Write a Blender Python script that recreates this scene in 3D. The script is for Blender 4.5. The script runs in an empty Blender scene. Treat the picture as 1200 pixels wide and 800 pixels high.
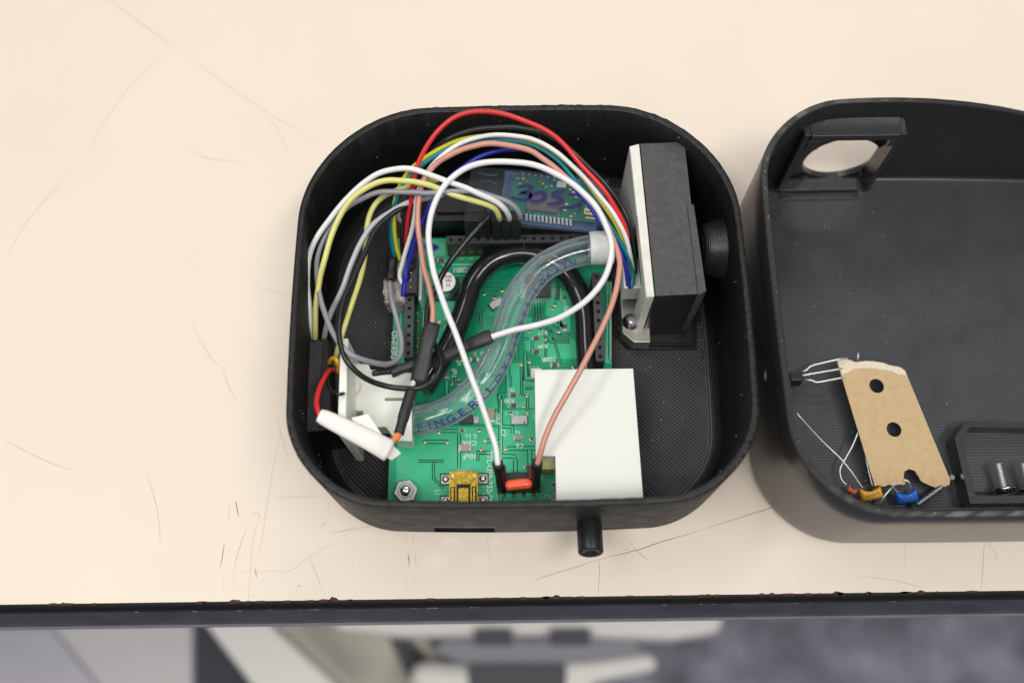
import bpy, math, random
from mathutils import Vector as V, Matrix as Mx, noise
random.seed(7)
sc = bpy.context.scene
R_ = math.radians
MM = 0.001

# ------------------------------------------------------------------ camera
F_PX, H_CAM, TILT, ROLL, YAW = 1144.2, 260.4, 0.345, -0.021, 0.007
_yw = Mx.Rotation(YAW, 3, 'Z')
_fw = V((0, math.sin(TILT), -math.cos(TILT))); _up = V((0, math.cos(TILT), math.sin(TILT))); _rt = V((1, 0, 0))
_c, _s = math.cos(ROLL), math.sin(ROLL)
CR = _yw @ (_c*_rt + _s*_up); CU = _yw @ (-_s*_rt + _c*_up); CF = _yw @ _fw
CP = V((0, 0, H_CAM))
cd = bpy.data.cameras.new('camera'); cam = bpy.data.objects.new('camera', cd); sc.collection.objects.link(cam)
m = Mx((CR, CU, -CF)).transposed().to_4x4(); m.translation = CP*MM
cam.matrix_world = m
cd.sensor_width = 36; cd.sensor_fit = 'HORIZONTAL'; cd.lens = F_PX/1200*36
cd.clip_start = .01; cd.clip_end = 20
cd.dof.use_dof = True; cd.dof.focus_distance = .253; cd.dof.aperture_fstop = 6.4; cd.dof.aperture_blades = 7
sc.camera = cam

# ------------------------------------------------------------------ world, lamps, exposure
w = bpy.data.worlds.new('World'); sc.world = w; w.use_nodes = True
bg = w.node_tree.nodes['Background']; bg.inputs[0].default_value = (.93, .96, 1, 1); bg.inputs[1].default_value = .36
def area(name, loc, target, sx, sy, power, col):
    d = bpy.data.lights.new(name, 'AREA'); d.shape = 'RECTANGLE'; d.size = sx; d.size_y = sy; d.energy = power; d.color = col
    o = bpy.data.objects.new(name, d); sc.collection.objects.link(o); o.location = loc
    o.rotation_euler = (V(target)-V(loc)).to_track_quat('-Z', 'Y').to_euler(); return o
for lx, ly, pw in ((-.62, .62, 9), (.40, 1.75, 17), (-.72, -.38, 14), (.62, -.36, 17), (-.02, -.42, 13)):
    area('ceiling_tube_lamp', (lx, ly, 1.7), (0, .1, 0), 1.1, .22, pw, (1, .985, .96))
sc.view_settings.view_transform = 'Standard'; sc.view_settings.look = 'None'; sc.view_settings.gamma = 1
sc.view_settings.exposure = -.66
sc.render.engine = 'CYCLES'; sc.cycles.use_denoising = True
sc.cycles.max_bounces = 10; sc.cycles.transparent_max_bounces = 16; sc.cycles.transmission_bounces = 8
sc.cycles.caustics_refractive = False; sc.cycles.caustics_reflective = False

# ------------------------------------------------------------------ helpers (everything in millimetres)
def P(u, v, z):
    """point at height z seen at photo pixel (u, v): used to measure real positions"""
    d = CF*F_PX + CR*(u-600) + CU*(400-v)
    return CP + d*((z-H_CAM)/d.z)
class MB:
    def __init__(s): s.v = []; s.f = []; s.m = []; s.M = Mx.Identity(4); s.cur = 0; s.sm = []; s.smooth = False
    def av(s, p): s.v.append(s.M @ V(p)); return len(s.v)-1
    def af(s, idx): s.f.append(tuple(idx)); s.m.append(s.cur); s.sm.append(s.smooth)
    def hull8(s, c):
        i = [s.av(p) for p in c]
        for q in ((3,2,1,0),(4,5,6,7),(0,1,5,4),(1,2,6,5),(2,3,7,6),(3,0,4,7)): s.af([i[k] for k in q])
    def box(s, x0, x1, y0, y1, z0, z1, t=0):
        s.hull8([(x0,y0,z0),(x1,y0,z0),(x1,y1,z0),(x0,y1,z0),(x0+t,y0+t,z1),(x1-t,y0+t,z1),(x1-t,y1-t,z1),(x0+t,y1-t,z1)])
    def prism(s, poly, z0, z1, t=0):
        n = len(poly)
        a = sum(poly[i][0]*poly[(i+1)%n][1]-poly[(i+1)%n][0]*poly[i][1] for i in range(n))
        if a < 0: poly = poly[::-1]
        b = [s.av((p[0],p[1],z0)) for p in poly]; c = [s.av((p[0],p[1],z1)) for p in poly]
        s.af(b[::-1]); s.af(c)
        for i in range(n): j = (i+1)%n; s.af((b[i],b[j],c[j],c[i]))
    def loft(s, rings, closed=False, cap0=False, cap1=False, smooth=True):
        ids = [[s.av(p) for p in r] for r in rings]; n = len(rings[0]); o = s.smooth; s.smooth = smooth
        for k in range(len(ids) if closed else len(ids)-1):
            a, b = ids[k], ids[(k+1)%len(ids)]
            for i in range(n): j = (i+1)%n; s.af((a[i],a[j],b[j],b[i]))
        s.smooth = False
        if cap0: s.af(ids[0][::-1])
        if cap1: s.af(ids[-1])
        s.smooth = o
    def cyl(s, p0, p1, r0, r1=None, n=20, cap=True, smooth=True):
        r1 = r0 if r1 is None else r1
        p0, p1 = V(p0), V(p1); t = (p1-p0).normalized(); a = t.orthogonal().normalized(); b = t.cross(a)
        rg = [[p+(a*math.cos(2*math.pi*i/n)+b*math.sin(2*math.pi*i/n))*r for i in range(n)] for p, r in ((p0,r0),(p1,r1))]
        s.loft(rg, cap0=cap, cap1=cap, smooth=smooth)
    def lathe(s, base, axis, prof, n=24, smooth=True):
        base = V(base); t = V(axis).normalized(); a = t.orthogonal().normalized(); b = t.cross(a)
        s.loft([[base+t*h+(a*math.cos(2*math.pi*i/n)+b*math.sin(2*math.pi*i/n))*max(r,1e-4) for i in range(n)] for r, h in prof], smooth=smooth)
    def tube(s, pts, r, n=12, cap=True, flat=1.0, up=None):
        pts = [V(p) for p in pts]; rings = []; a = None
        for i, p in enumerate(pts):
            t = (pts[min(i+1,len(pts)-1)]-pts[max(i-1,0)]).normalized()
            if up is not None: a = (V(up)-t*V(up).dot(t)).normalized()
            elif a is None: a = t.orthogonal().normalized()
            else: a = (a-t*a.dot(t)).normalized()
            b = t.cross(a); rr = r(i/(len(pts)-1)) if callable(r) else r
            rings.append([p+a*math.cos(2*math.pi*k/n)*rr*flat+b*math.sin(2*math.pi*k/n)*rr for k in range(n)])
        s.loft(rings, cap0=cap, cap1=cap)
    def strip(s, pts, wd, z, z2=None):
        pts = [V((p[0],p[1])) for p in pts]; L = []; Rr = []
        for i, p in enumerate(pts):
            t = (pts[min(i+1,len(pts)-1)]-pts[max(i-1,0)]).normalized(); nn = V((-t.y,t.x))
            k = 1.0
            if 0 < i < len(pts)-1:
                t1 = (pts[i]-pts[i-1]).normalized(); k = 1/max(.5, abs(nn.dot(V((-t1.y,t1.x)))))
            ww = wd(i/(len(pts)-1)) if callable(wd) else wd
            L.append(p+nn*ww/2*k); Rr.append(p-nn*ww/2*k)
        a = [s.av((q.x,q.y,z)) for q in L]; b = [s.av((q.x,q.y,z)) for q in Rr]
        for i in range(len(pts)-1): s.af((b[i],b[i+1],a[i+1],a[i]))
    def build(s, name, mats, parent=None, bevel=0, seg=2):
        o0 = org(parent); me = bpy.data.meshes.new(name)
        me.from_pydata([tuple((p-o0)*MM) for p in s.v], [], s.f)
        if not isinstance(mats, (list, tuple)): mats = [mats]
        for q in mats: me.materials.append(q)
        me.polygons.foreach_set('material_index', s.m); me.polygons.foreach_set('use_smooth', s.sm); me.update()
        o = bpy.data.objects.new(name, me); sc.collection.objects.link(o)
        if parent is not None: o.parent = parent
        ORG[o.name] = o0
        if bevel:
            b = o.modifiers.new('bevel', 'BEVEL'); b.width = bevel*MM; b.segments = seg; b.limit_method = 'ANGLE'; b.angle_limit = R_(40); b.harden_normals = True
        return o
ORG = {}
def org(o): return V((0,0,0)) if o is None else ORG[o.name]
def tag(o, label=None, cat=None, group=None, kind=None):
    if label: o['label'] = label
    if cat: o['category'] = cat
    if group: o['group'] = group
    if kind: o['kind'] = kind
    return o
def thing(name, loc, label, cat, group=None, kind=None):
    o = bpy.data.objects.new(name, None); sc.collection.objects.link(o); o.location = V(loc)*MM; o.empty_display_size = .005
    ORG[o.name] = V(loc); return tag(o, label, cat, group, kind)
def inst(src, name, x, y, z, rz, parent):
    """a further copy of a part whose mesh is modelled about its own centre"""
    o = src.copy(); o.name = name; sc.collection.objects.link(o); o.parent = parent
    o.location = (V((x,y,z))-org(parent))*MM; o.rotation_euler = (0,0,rz); return o
def cr(pts, n=8):
    pts = [V(p) for p in pts]; q = [pts[0]*2-pts[1]]+pts+[pts[-1]*2-pts[-2]]; out = []
    for i in range(1, len(q)-2):
        a, b, c, d = q[i-1:i+3]
        for k in range(n):
            t = k/n; out.append(.5*((2*b)+(c-a)*t+(2*a-5*b+4*c-d)*t*t+(3*b-a-3*c+d)*t**3))
    return out+[pts[-1]]
def cut(o, cutters):
    for c in cutters:
        md = o.modifiers.new('cut', 'BOOLEAN'); md.object = c; md.solver = 'EXACT'; md.operation = 'DIFFERENCE'
    bpy.context.view_layer.update()
    me = bpy.data.meshes.new_from_object(o.evaluated_get(bpy.context.evaluated_depsgraph_get()))
    o.modifiers.clear(); o.data = me
    for c in cutters: bpy.data.objects.remove(c)

# ------------------------------------------------------------------ materials
def mat(name, col, rough=.5, metal=0, spec=.5, var=0, vscale=.3, bump=0, bscale=2., layers=0, lper=.4, ldir='Z', coat=0, trans=0, ior=1.5, sss=0, rvar=0, col2=None, detail=4):
    mt = bpy.data.materials.new(name); mt.use_nodes = True; nt = mt.node_tree; b = nt.nodes['Principled BSDF']; L = nt.links
    b.inputs['Base Color'].default_value = (*col, 1); b.inputs['Roughness'].default_value = rough; b.inputs['Metallic'].default_value = metal
    b.inputs['Specular IOR Level'].default_value = spec; b.inputs['IOR'].default_value = ior; b.inputs['Coat Weight'].default_value = coat
    b.inputs['Transmission Weight'].default_value = trans
    if sss: b.inputs['Subsurface Weight'].default_value = sss; b.inputs['Subsurface Radius'].default_value = (1,.9,.8); b.inputs['Subsurface Scale'].default_value = .0015
    tc = nt.nodes.new('ShaderNodeTexCoord'); mp = nt.nodes.new('ShaderNodeMapping'); mp.inputs['Scale'].default_value = (1000,)*3; L.new(tc.outputs['Object'], mp.inputs['Vector'])
    def nz(sc_, dt=4):
        n = nt.nodes.new('ShaderNodeTexNoise'); n.inputs['Scale'].default_value = sc_; n.inputs['Detail'].default_value = dt; L.new(mp.outputs[0], n.inputs['Vector']); return n
    if var or col2:
        n = nz(vscale, detail); r = nt.nodes.new('ShaderNodeMapRange'); r.inputs[1].default_value = .3; r.inputs[2].default_value = .7; L.new(n.outputs['Fac'], r.inputs[0])
        mx = nt.nodes.new('ShaderNodeMix'); mx.data_type = 'RGBA'; L.new(r.outputs[0], mx.inputs[0])
        c2 = col2 or tuple(min(1, c*(1+var)) for c in col); c1 = col if col2 else tuple(c*(1-var) for c in col)
        mx.inputs[6].default_value = (*c1, 1); mx.inputs[7].default_value = (*c2, 1); L.new(mx.outputs[2], b.inputs['Base Color'])
    if rvar:
        n = nz(vscale*1.7); r = nt.nodes.new('ShaderNodeMapRange'); r.inputs[1].default_value = .3; r.inputs[2].default_value = .7; r.inputs[3].default_value = rough-rvar; r.inputs[4].default_value = rough+rvar
        L.new(n.outputs['Fac'], r.inputs[0]); L.new(r.outputs[0], b.inputs['Roughness'])
    last = None
    if bump:
        n = nz(bscale, 6); bp = nt.nodes.new('ShaderNodeBump'); bp.inputs['Strength'].default_value = bump; bp.inputs['Distance'].default_value = .0002; L.new(n.outputs['Fac'], bp.inputs['Height']); last = bp
    if layers:
        wv = nt.nodes.new('ShaderNodeTexWave'); wv.bands_direction = ldir; wv.inputs['Scale'].default_value = .314/lper; wv.inputs['Distortion'].default_value = .6; wv.inputs['Detail'].default_value = 2; wv.inputs['Detail Scale'].default_value = .3
        L.new(mp.outputs[0], wv.inputs['Vector']); bp = nt.nodes.new('ShaderNodeBump'); bp.inputs['Strength'].default_value = layers; bp.inputs['Distance'].default_value = .0001
        L.new(wv.outputs['Fac'], bp.inputs['Height'])
        if last: L.new(last.outputs[0], bp.inputs['Normal'])
        last = bp
    if last: L.new(last.outputs[0], b.inputs['Normal'])
    return mt
M = {}
M['laminate'] = mat('cream_laminate', (.80,.695,.582), .42, spec=.35, var=.018, vscale=.02, bump=.05, bscale=.8, rvar=.06)
M['edge'] = mat('black_rubber_lit_band', (.052,.054,.064), .36, var=.3, vscale=.06, bump=.25, bscale=.5, rvar=.1)  # grey of reflected light is put into the black rubber's colour
M['beadblack'] = mat('black_edge_bead', (.007,.007,.006), .5, spec=.25, bump=.2, bscale=.6, rvar=.1, vscale=.1)
M['edgeglint'] = mat('painted_edge_glint', (.27,.27,.30), .45, var=.1, vscale=.1)  # reflected light line painted as a pale grey, on an added lip
M['chip'] = mat('red_brown_core', (.06,.025,.02), .85, var=.3, vscale=1)
M['scr_d'] = mat('dark_scratch', (.16,.125,.10), .8)
M['scr_m'] = mat('brown_scratch', (.47,.385,.305), .7)
M['scr_f'] = mat('faint_scratch', (.66,.57,.465), .6)
M['print'] = mat('black_printed_plastic', (.006,.006,.006), .47, spec=.42, bump=.12, bscale=3, layers=.9, lper=.45, rvar=.08, vscale=.1)
M['printlid'] = mat('charcoal_printed_plastic', (.028,.027,.027), .27, spec=.7, var=.05, vscale=.5, bump=.012, bscale=3, layers=.12, lper=.5, rvar=.02)
M['lidwall'] = mat('charcoal_lid_shell', (.028,.027,.027), .26, spec=.7, var=.05, vscale=.3)
M['lidfloor'] = mat('charcoal_printed_floor', (.036,.038,.043), .42, var=.12, vscale=.08, bump=.1, bscale=2, layers=.22, lper=.8, ldir='Y', rvar=.08)
M['ridge'] = mat('ridge_painted_sheen', (.10,.10,.105), .20, bump=.06, bscale=2)  # plastic sheen and glints are put into this paler base colour
M['pvcblack'] = mat('black_wire_pvc', (.014,.014,.015), .30)
M['tubeblack'] = mat('black_tube_rubber', (.010,.010,.012), .16, spec=.6, coat=.3, bump=.02, bscale=.6)
M['barb'] = mat('black_barb', (.013,.015,.016), .38, bump=.1, bscale=2)
M['shrink'] = mat('heat_shrink', (.026,.025,.028), .48, bump=.25, bscale=1.2, var=.2, vscale=.5)
M['foam'] = mat('grey_black_foam', (.088,.084,.084), .8, spec=.25, var=.16, vscale=.7, bump=.35, bscale=4)
M['foamside'] = mat('black_sensor_plastic', (.010,.010,.010), .4, bump=.1, bscale=2)
M['metal'] = mat('dull_tin', (.80,.78,.72), .42, .12, bump=.06, bscale=.5, rvar=.08, vscale=.3)
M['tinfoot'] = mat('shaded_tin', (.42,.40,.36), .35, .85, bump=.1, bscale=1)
M['metaledge'] = mat('cream_tin_edge', (.74,.72,.66), .5, .35, bump=.08, bscale=1, var=.06, vscale=.5)
M['lead'] = mat('tinned_lead', (.72,.72,.72), .42, .8)
M['chrome'] = mat('bright_steel', (.78,.78,.78), .16, 1)
M['steel'] = mat('zinc_steel', (.55,.55,.54), .38, 1, bump=.1, bscale=2)
M['screwsteel'] = mat('screw_steel', (.70,.69,.66), .4, .7)
M['gold'] = mat('gold_plate', (.86,.58,.09), .26, 1, bump=.10, bscale=.6, rvar=.06, vscale=.6)
M['goldpad'] = mat('gold_pad', (.80,.60,.28), .35, 1)
M['solder'] = mat('solder', (.50,.50,.48), .35, 1, bump=.3, bscale=2)
M['mask'] = mat('green_solder_mask', (.0008,.31,.145), .33, var=.1, vscale=.1, spec=.5)
M['pour'] = mat('light_green_copper_pour', (.055,.51,.265), .28, var=.10, vscale=.12, spec=.55)
M['maskline'] = mat('dark_green_gap', (.001,.035,.022), .4)
M['silk'] = mat('silkscreen_white', (.62,.74,.66), .6)
M['hole'] = mat('dark_hole', (.006,.006,.006), .7)
M['chipbody'] = mat('chip_black', (.045,.045,.05), .5)
M['resbody'] = mat('resistor_grey', (.09,.085,.09), .35)
M['ceramic'] = mat('tan_ceramic', (.42,.30,.19), .4)
M['ceramicb'] = mat('brown_ceramic', (.33,.17,.09), .4)
M['header'] = mat('header_black', (.013,.013,.014), .42)
M['headergrey'] = mat('header_dark_grey', (.040,.040,.043), .5)
M['nylon'] = mat('milky_nylon', (.88,.885,.80), .35, sss=.5, var=.03, vscale=.2)
M['coupler'] = mat('milky_silicone', (.78,.79,.76), .4, sss=.4)
M['foamwhite'] = mat('white_foam_board', (.78,.78,.72), .6, var=.015, vscale=.1, sss=.2)
M['olive'] = mat('olive_foam_tape', (.36,.36,.16), .6, var=.08, vscale=.5)
M['paper'] = mat('white_paper', (.86,.83,.78), .7, var=.02, vscale=.3, bump=.1, bscale=.8)
M['glue'] = mat('hot_glue', (.55,.48,.44), .25, trans=.35, bump=.5, bscale=.9, var=.25, vscale=.7)
M['card'] = mat('kraft_card', (.54,.385,.205), .75, var=.07, vscale=.6, bump=.25, bscale=3, detail=8)
M['torn'] = mat('torn_paper_edge', (.74,.64,.50), .9, var=.1, vscale=2, bump=.8, bscale=4)
M['board_blue'] = mat('blue_module_board', (.05,.095,.19), .3, var=.15, vscale=.4)
M['board_teal'] = mat('teal_module_board', (.012,.16,.12), .3, var=.2, vscale=.4)
M['ink'] = mat('purple_marker', (.016,.008,.13), .35)
M['blueprint'] = mat('blue_print', (.010,.095,.30), .4)
M['whiteplastic'] = mat('white_connector_plastic', (.78,.76,.70), .4)
M['linkred'] = mat('orange_red_link', (.95,.115,.04), .30)
def plastic(n, c, r=.34): M[n] = mat(n+'_insulation', c, r, var=.03, vscale=.3, bump=.05, bscale=.8)
plastic('red', (.70,.028,.030)); plastic('white', (.82,.80,.79)); plastic('yellow', (.72,.69,.23)); plastic('gold_y', (.66,.58,.03)); plastic('teal', (.004,.225,.28))
plastic('salmon', (.62,.285,.215)); plastic('blue', (.015,.022,.37)); plastic('grey', (.30,.30,.335)); plastic('lgrey', (.50,.50,.54)); plastic('orange', (.90,.26,.06)); plastic('amber', (.76,.40,.03))
plastic('dip_yellow', (.80,.42,.03), .22); plastic('dip_blue', (.01,.14,.62), .2); plastic('dip_red', (.72,.13,.05), .25)
def clear(name, tint, fac, rough=.04, milk=0, bmp=.12):
    mt = bpy.data.materials.new(name); mt.use_nodes = True; nt = mt.node_tree; nt.nodes.clear(); L = nt.links
    out = nt.nodes.new('ShaderNodeOutputMaterial'); tr = nt.nodes.new('ShaderNodeBsdfTransparent'); tr.inputs[0].default_value = (*tint, 1)
    gl = nt.nodes.new('ShaderNodeBsdfGlossy'); gl.inputs['Roughness'].default_value = rough; gl.inputs[0].default_value = (.95,.97,1,1)
    fr = nt.nodes.new('ShaderNodeLayerWeight'); fr.inputs[0].default_value = fac
    mx = nt.nodes.new('ShaderNodeMixShader'); L.new(fr.outputs['Fresnel'], mx.inputs[0]); L.new(tr.outputs[0], mx.inputs[1]); L.new(gl.outputs[0], mx.inputs[2])
    tc = nt.nodes.new('ShaderNodeTexCoord'); n = nt.nodes.new('ShaderNodeTexNoise'); n.inputs['Scale'].default_value = 400; L.new(tc.outputs['Object'], n.inputs['Vector'])
    bp = nt.nodes.new('ShaderNodeBump'); bp.inputs['Strength'].default_value = bmp; bp.inputs['Distance'].default_value = .0005; L.new(n.outputs['Fac'], bp.inputs['Height']); L.new(bp.outputs[0], gl.inputs['Normal'])
    if milk:
        df = nt.nodes.new('ShaderNodeBsdfDiffuse'); df.inputs[0].default_value = (.74,.88,.94,1); lw = nt.nodes.new('ShaderNodeLayerWeight'); lw.inputs[0].default_value = .22
        mm_ = nt.nodes.new('ShaderNodeMath'); mm_.operation = 'MULTIPLY_ADD'; L.new(lw.outputs['Facing'], mm_.inputs[0]); mm_.inputs[1].default_value = milk; mm_.inputs[2].default_value = .015
        m2 = nt.nodes.new('ShaderNodeMixShader'); L.new(mm_.outputs[0], m2.inputs[0]); L.new(mx.outputs[0], m2.inputs[1]); L.new(df.outputs[0], m2.inputs[2]); mx = m2
    L.new(mx.outputs[0], out.inputs[0]); return mt
M['film'] = clear('clear_shrink_film', (.90,.92,.95), .20, .12, milk=.34)
M['tubeclear'] = clear('clear_vinyl', (.99,.996,1), .24, .09, milk=.42, bmp=0)
M['carpet'] = mat('blue_grey_carpet', (.25,.25,.30), .95, var=.5, vscale=.022, bump=.5, bscale=.3)
M['pale'] = mat('pale_grey_enamel', (.62,.60,.60), .5, var=.05, vscale=.01)
M['beige'] = mat('beige_enamel', (.84,.79,.66), .5, var=.08, vscale=.01)
M['lilac'] = mat('pale_lilac_enamel', (.52,.50,.55), .5, var=.06, vscale=.01)
M['darkgrey'] = mat('dark_grey_plastic', (.05,.05,.062), .5)
M['midgrey'] = mat('mid_grey_plastic', (.26,.26,.29), .5)
M['cream'] = mat('cream_plastic', (.86,.83,.78), .45)

def outline(cx, cy, hw, hd, rad, inset=0, n=12, bow=(0,0,0,0), m_=10, rnear=None):
    """rounded rectangle, sides gently bowed: bow = right, far, left, near"""
    pts = []; r = rad
    q = rnear or r; cor = [(hw-r, hd-r, 0, r), (-hw+r, hd-r, 90, r), (-hw+q, -hd+q, 180, q), (hw-q, -hd+q, 270, q)]
    base = []
    for k, (x, y, a, r) in enumerate(cor):
        for i in range(n+1):
            t = R_(a+90*i/n); base.append((x+r*math.cos(t), y+r*math.sin(t)))
        nx = cor[(k+1)%4]; t0 = R_(nx[2]); e = (nx[0]+nx[3]*math.cos(t0), nx[1]+nx[3]*math.sin(t0)); s = base[-1]
        for i in range(1, m_): base.append((s[0]+(e[0]-s[0])*i/m_, s[1]+(e[1]-s[1])*i/m_))
    for x, y in base:
        u, v = x/hw, y/hd
        bx = (bow[0] if u > 0 else bow[2])*abs(u)*(1-v*v); by = (bow[1] if v > 0 else bow[3])*abs(v)*(1-u*u)
        X = x+math.copysign(bx, u); Y = y+math.copysign(by, v)
        pts.append(V((cx+X*(1-inset/hw), cy+Y*(1-inset/hd))))
    return pts
def ring(pts, z, jit=0):
    out = []
    for i, p in enumerate(pts):
        j = jit*(noise.noise(V((p.x*2.3, p.y*2.3, z*3)))+.25*noise.noise(V((p.x*.35, p.y*.35, z*3)))) if jit else 0
        out.append(V((p.x+j*.5, p.y+j*.5, z+j)))
    return out

# ================================================================== SETTING
YE = 23.2
floor = MB(); floor.box(-3000, 3000, -3000, 3500, -740, -720)
tag(floor.build('floor', M['carpet']), kind='structure')
table = thing('table', (0, 400, -720), 'cream laminate table with scratched top and black rubber front edge', 'table')
b = MB(); b.box(-800, 900, YE, 1100, -26, 0); b.build('tabletop', M['laminate'], table)
b = MB(); prof = [(0,-.3),(-.9,-.5),(-1.6,-1.3),(-1.9,-3.0),(-1.9,-5.2),(-2.6,-7.2),(-3.8,-11),(-4.3,-15),(-4.2,-19),(-4.3,-21),(-4.9,-22.2),(-4.9,-23.5),(-3,-26.2)]
xs = [-800+i*17 for i in range(101)]
def band(pr_, nm, mt):
    b = MB(); rg = [[b.av((x, YE+py, pz)) for py, pz in pr_] for x in xs]; b.smooth = True
    for a_, c_ in zip(rg, rg[1:]):
        for i in range(len(pr_)-1): b.af((a_[i], a_[i+1], c_[i+1], c_[i]))
    b.build(nm, mt, table)
band(prof[:5], 'edge_bead', M['beadblack']); band(prof[4:10], 'edge_strip', M['edge']); band(prof[9:], 'edge_glint_lip', M['edgeglint'])
b = MB()
def chipat(x, wdt, h):
    n = 7; pts = [(x+wdt*(i/n-.5), YE+h*(.35+.65*random.random())*(1-abs(2*i/n-1)**2)+.05) for i in range(n+1)]
    pts += [(x+wdt*.5, YE-.35-.3*random.random()), (x-wdt*.5, YE-.35-.3*random.random())]
    b.prism(pts, -.4, .06)
for u, wdt, h in ((64,2.5,.25),(76,2,.35),(84,2,.15),(276,3,.8),(391,2.5,1.0),(380,3,.3),(652,2,.6),(641,3,.15),(893,1.5,.3),(982,2.4,.5),(1018,1.5,.3),(1080,2,.5),(1140,3,.15),(1060,2,.2),(905,1.5,.3),(830,1.5,.2)):
    chipat(P(u,697,0).x, wdt, h)
for i in range(30): chipat(random.uniform(-115,115), random.uniform(.5,2.5), random.uniform(.02,.12))
tag(b.build('edge_chip', M['chip'], table), kind='stuff')
b = MB()
for i in range(26):
    x = random.uniform(-110,112); b.hull8([V((x,YE-2.0,-5.4))+V((dx*random.uniform(.3,1.6),dy*.05,dz*random.uniform(.1,.3))) for dz in (0,1) for dx,dy in ((0,0),(1,0),(1,1),(0,1))])
tag(b.build('edge_nick', M['metaledge'], table), kind='stuff')
SCR = {'scr_d': [(.14,[(930,585),(905,594),(874,604),(820,621.5)]),(.18,[(820,621.5),(775,634.5),(747,644),(704,654.7)]),(.11,[(704,654.7),(672,665),(640,674.7),(625,680)]),(.1,[(741,641),(751,649),(760,657)]),
   (.10,[(703,655),(702,675),(701,697)]),(.12,[(804,621),(804,629)]),(.28,[(739,635),(741,639)]),(.2,[(734,642.5),(735,645)]),(.2,[(773,664.5),(781,666.5)]),
   (.25,[(476,626),(476,634)]),(.22,[(484.5,626),(484.5,634)]),(.2,[(478,648),(479,655),(480,664)]),(.13,[(486,648),(488,663)]),(.12,[(477,676),(475,690)]),(.1,[(485.5,676),(484,690)]),
   (.18,[(263,635),(261,650),(258,666)]),(.18,[(299,665),(299.5,670),(301,676)]),(.2,[(293,689),(291,701)]),(.22,[(276,586),(277.5,594),(280,606)]),(.5,[(349,685.5),(352,686.5)]),(.3,[(297,696),(298,698)]),
   (.22,[(1152,627),(1158,629),(1165,632)]),(.1,[(1066,629),(1060,634)])],
 'scr_m': [(.14,[(5,515),(25,526),(50,538),(70,546),(88,551)]),(.14,[(155,529),(163,529.5)]),(.13,[(172,555),(180,580),(186,608),(188,640)]),(.12,[(225,378),(238,404),(248,420),(260,430)]),(.12,[(260,430),(268,452),(279,472)]),
   (.13,[(362,652),(369,668),(379,692)]),(.11,[(263,664),(261,697)]),(.14,[(290,618),(281,640),(273,672)]),(.1,[(268,587),(269,600),(267,612)]),(.1,[(274,672),(273,690)]),(.13,[(1154,628),(1152,660),(1150,692)]),(.1,[(1155,628),(1160,640),(1167,648),(1166,656)]),
   (.12,[(1000,675),(1040,678),(1065,684),(1090,690)]),(.11,[(935,670),(943,671)]),(.12,[(960,672),(980,673)]),(.11,[(538,628),(544,633)]),(.12,[(1060,629),(1060,665)]),(.12,[(1133,681),(1133,691)]),(.3,[(600,649),(602,650)]),(.13,[(386,588),(384,606)]),(.16,[(384,611),(378,615),(377,622)]),(.13,[(386,624),(405,621),(420,616)]),(.12,[(348,690),(342,698)]),(.3,[(348,120),(349.5,121)]),(.35,[(317,209.5),(319,210.5)]),(.14,[(936,678),(934,688)]),(.12,[(938,680),(940,690)])],
 'scr_f': [(.5,[(120,-5),(165,27),(210,60)]),(.3,[(210,60),(255,92),(310,130),(375,168)]),(.22,[(192,62),(150,105),(125,140),(100,182)]),(.22,[(80,202),(55,232),(30,262),(8,300)]),(.25,[(305,130),(322,148),(331,163),(338,182)]),
   (.18,[(288,333),(315,340),(345,347)]),(.18,[(325,490),(330,512),(340,548)]),(.18,[(328,510),(320,548),(312,597),(305,640),(297,655)]),(.22,[(316,583),(350,582),(385,581.5)]),(.2,[(415,620),(395,634),(365,650),(340,668),(322,669),(275,669.5)]),
   (.16,[(570,625),(573,645),(577,672)]),(.3,[(220,175),(245,186),(285,190)]),(.25,[(215,48),(260,42)]),(.3,[(395,624),(425,618),(450,612)]),(.16,[(920,560),(950,540)]),(.25,[(295,602),(300,600),(305,606)]),(.16,[(305,600),(297,630),(294,660),(292,690)])]}
zz = .035
for k, lst in SCR.items():
    b = MB()
    for wd, pts in lst:
        q = [P(u,v,0) for u,v in pts]
        if len(q) > 2: q = cr(q, 6)
        q = [p+V((noise.noise(p*.7)*.12, noise.noise(p*.7+V((9,0,0)))*.12, 0)) for p in q]
        b.strip(q, (lambda t, wd=wd: wd*(1-.75*abs(2*t-1)**2)), zz)
    tag(b.build('scratch', M[k], table), kind='stuff'); zz += .012
b = MB()
for i in range(260):
    u, v = random.uniform(0,1200), random.uniform(0,700); p = P(u,v,0); sz = random.uniform(.04,.13)*(1.7 if random.random() < .1 else 1)
    n = 6; ii = [b.av((p.x+sz*math.cos(k*1.047)*random.uniform(.5,1.2), p.y+sz*math.sin(k*1.047)*random.uniform(.5,1.2), .03)) for k in range(n)]; b.af(ii)
tag(b.build('dust_speck', M['scr_f'], table), kind='stuff')
for (x, y) in ((-720,120),(820,120),(-720,1000),(820,1000)):
    b = MB(); b.box(x-25, x+25, y-25, y+25, -719.5, -26.5); b.build('leg', M['pale'], table, bevel=3)

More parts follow.
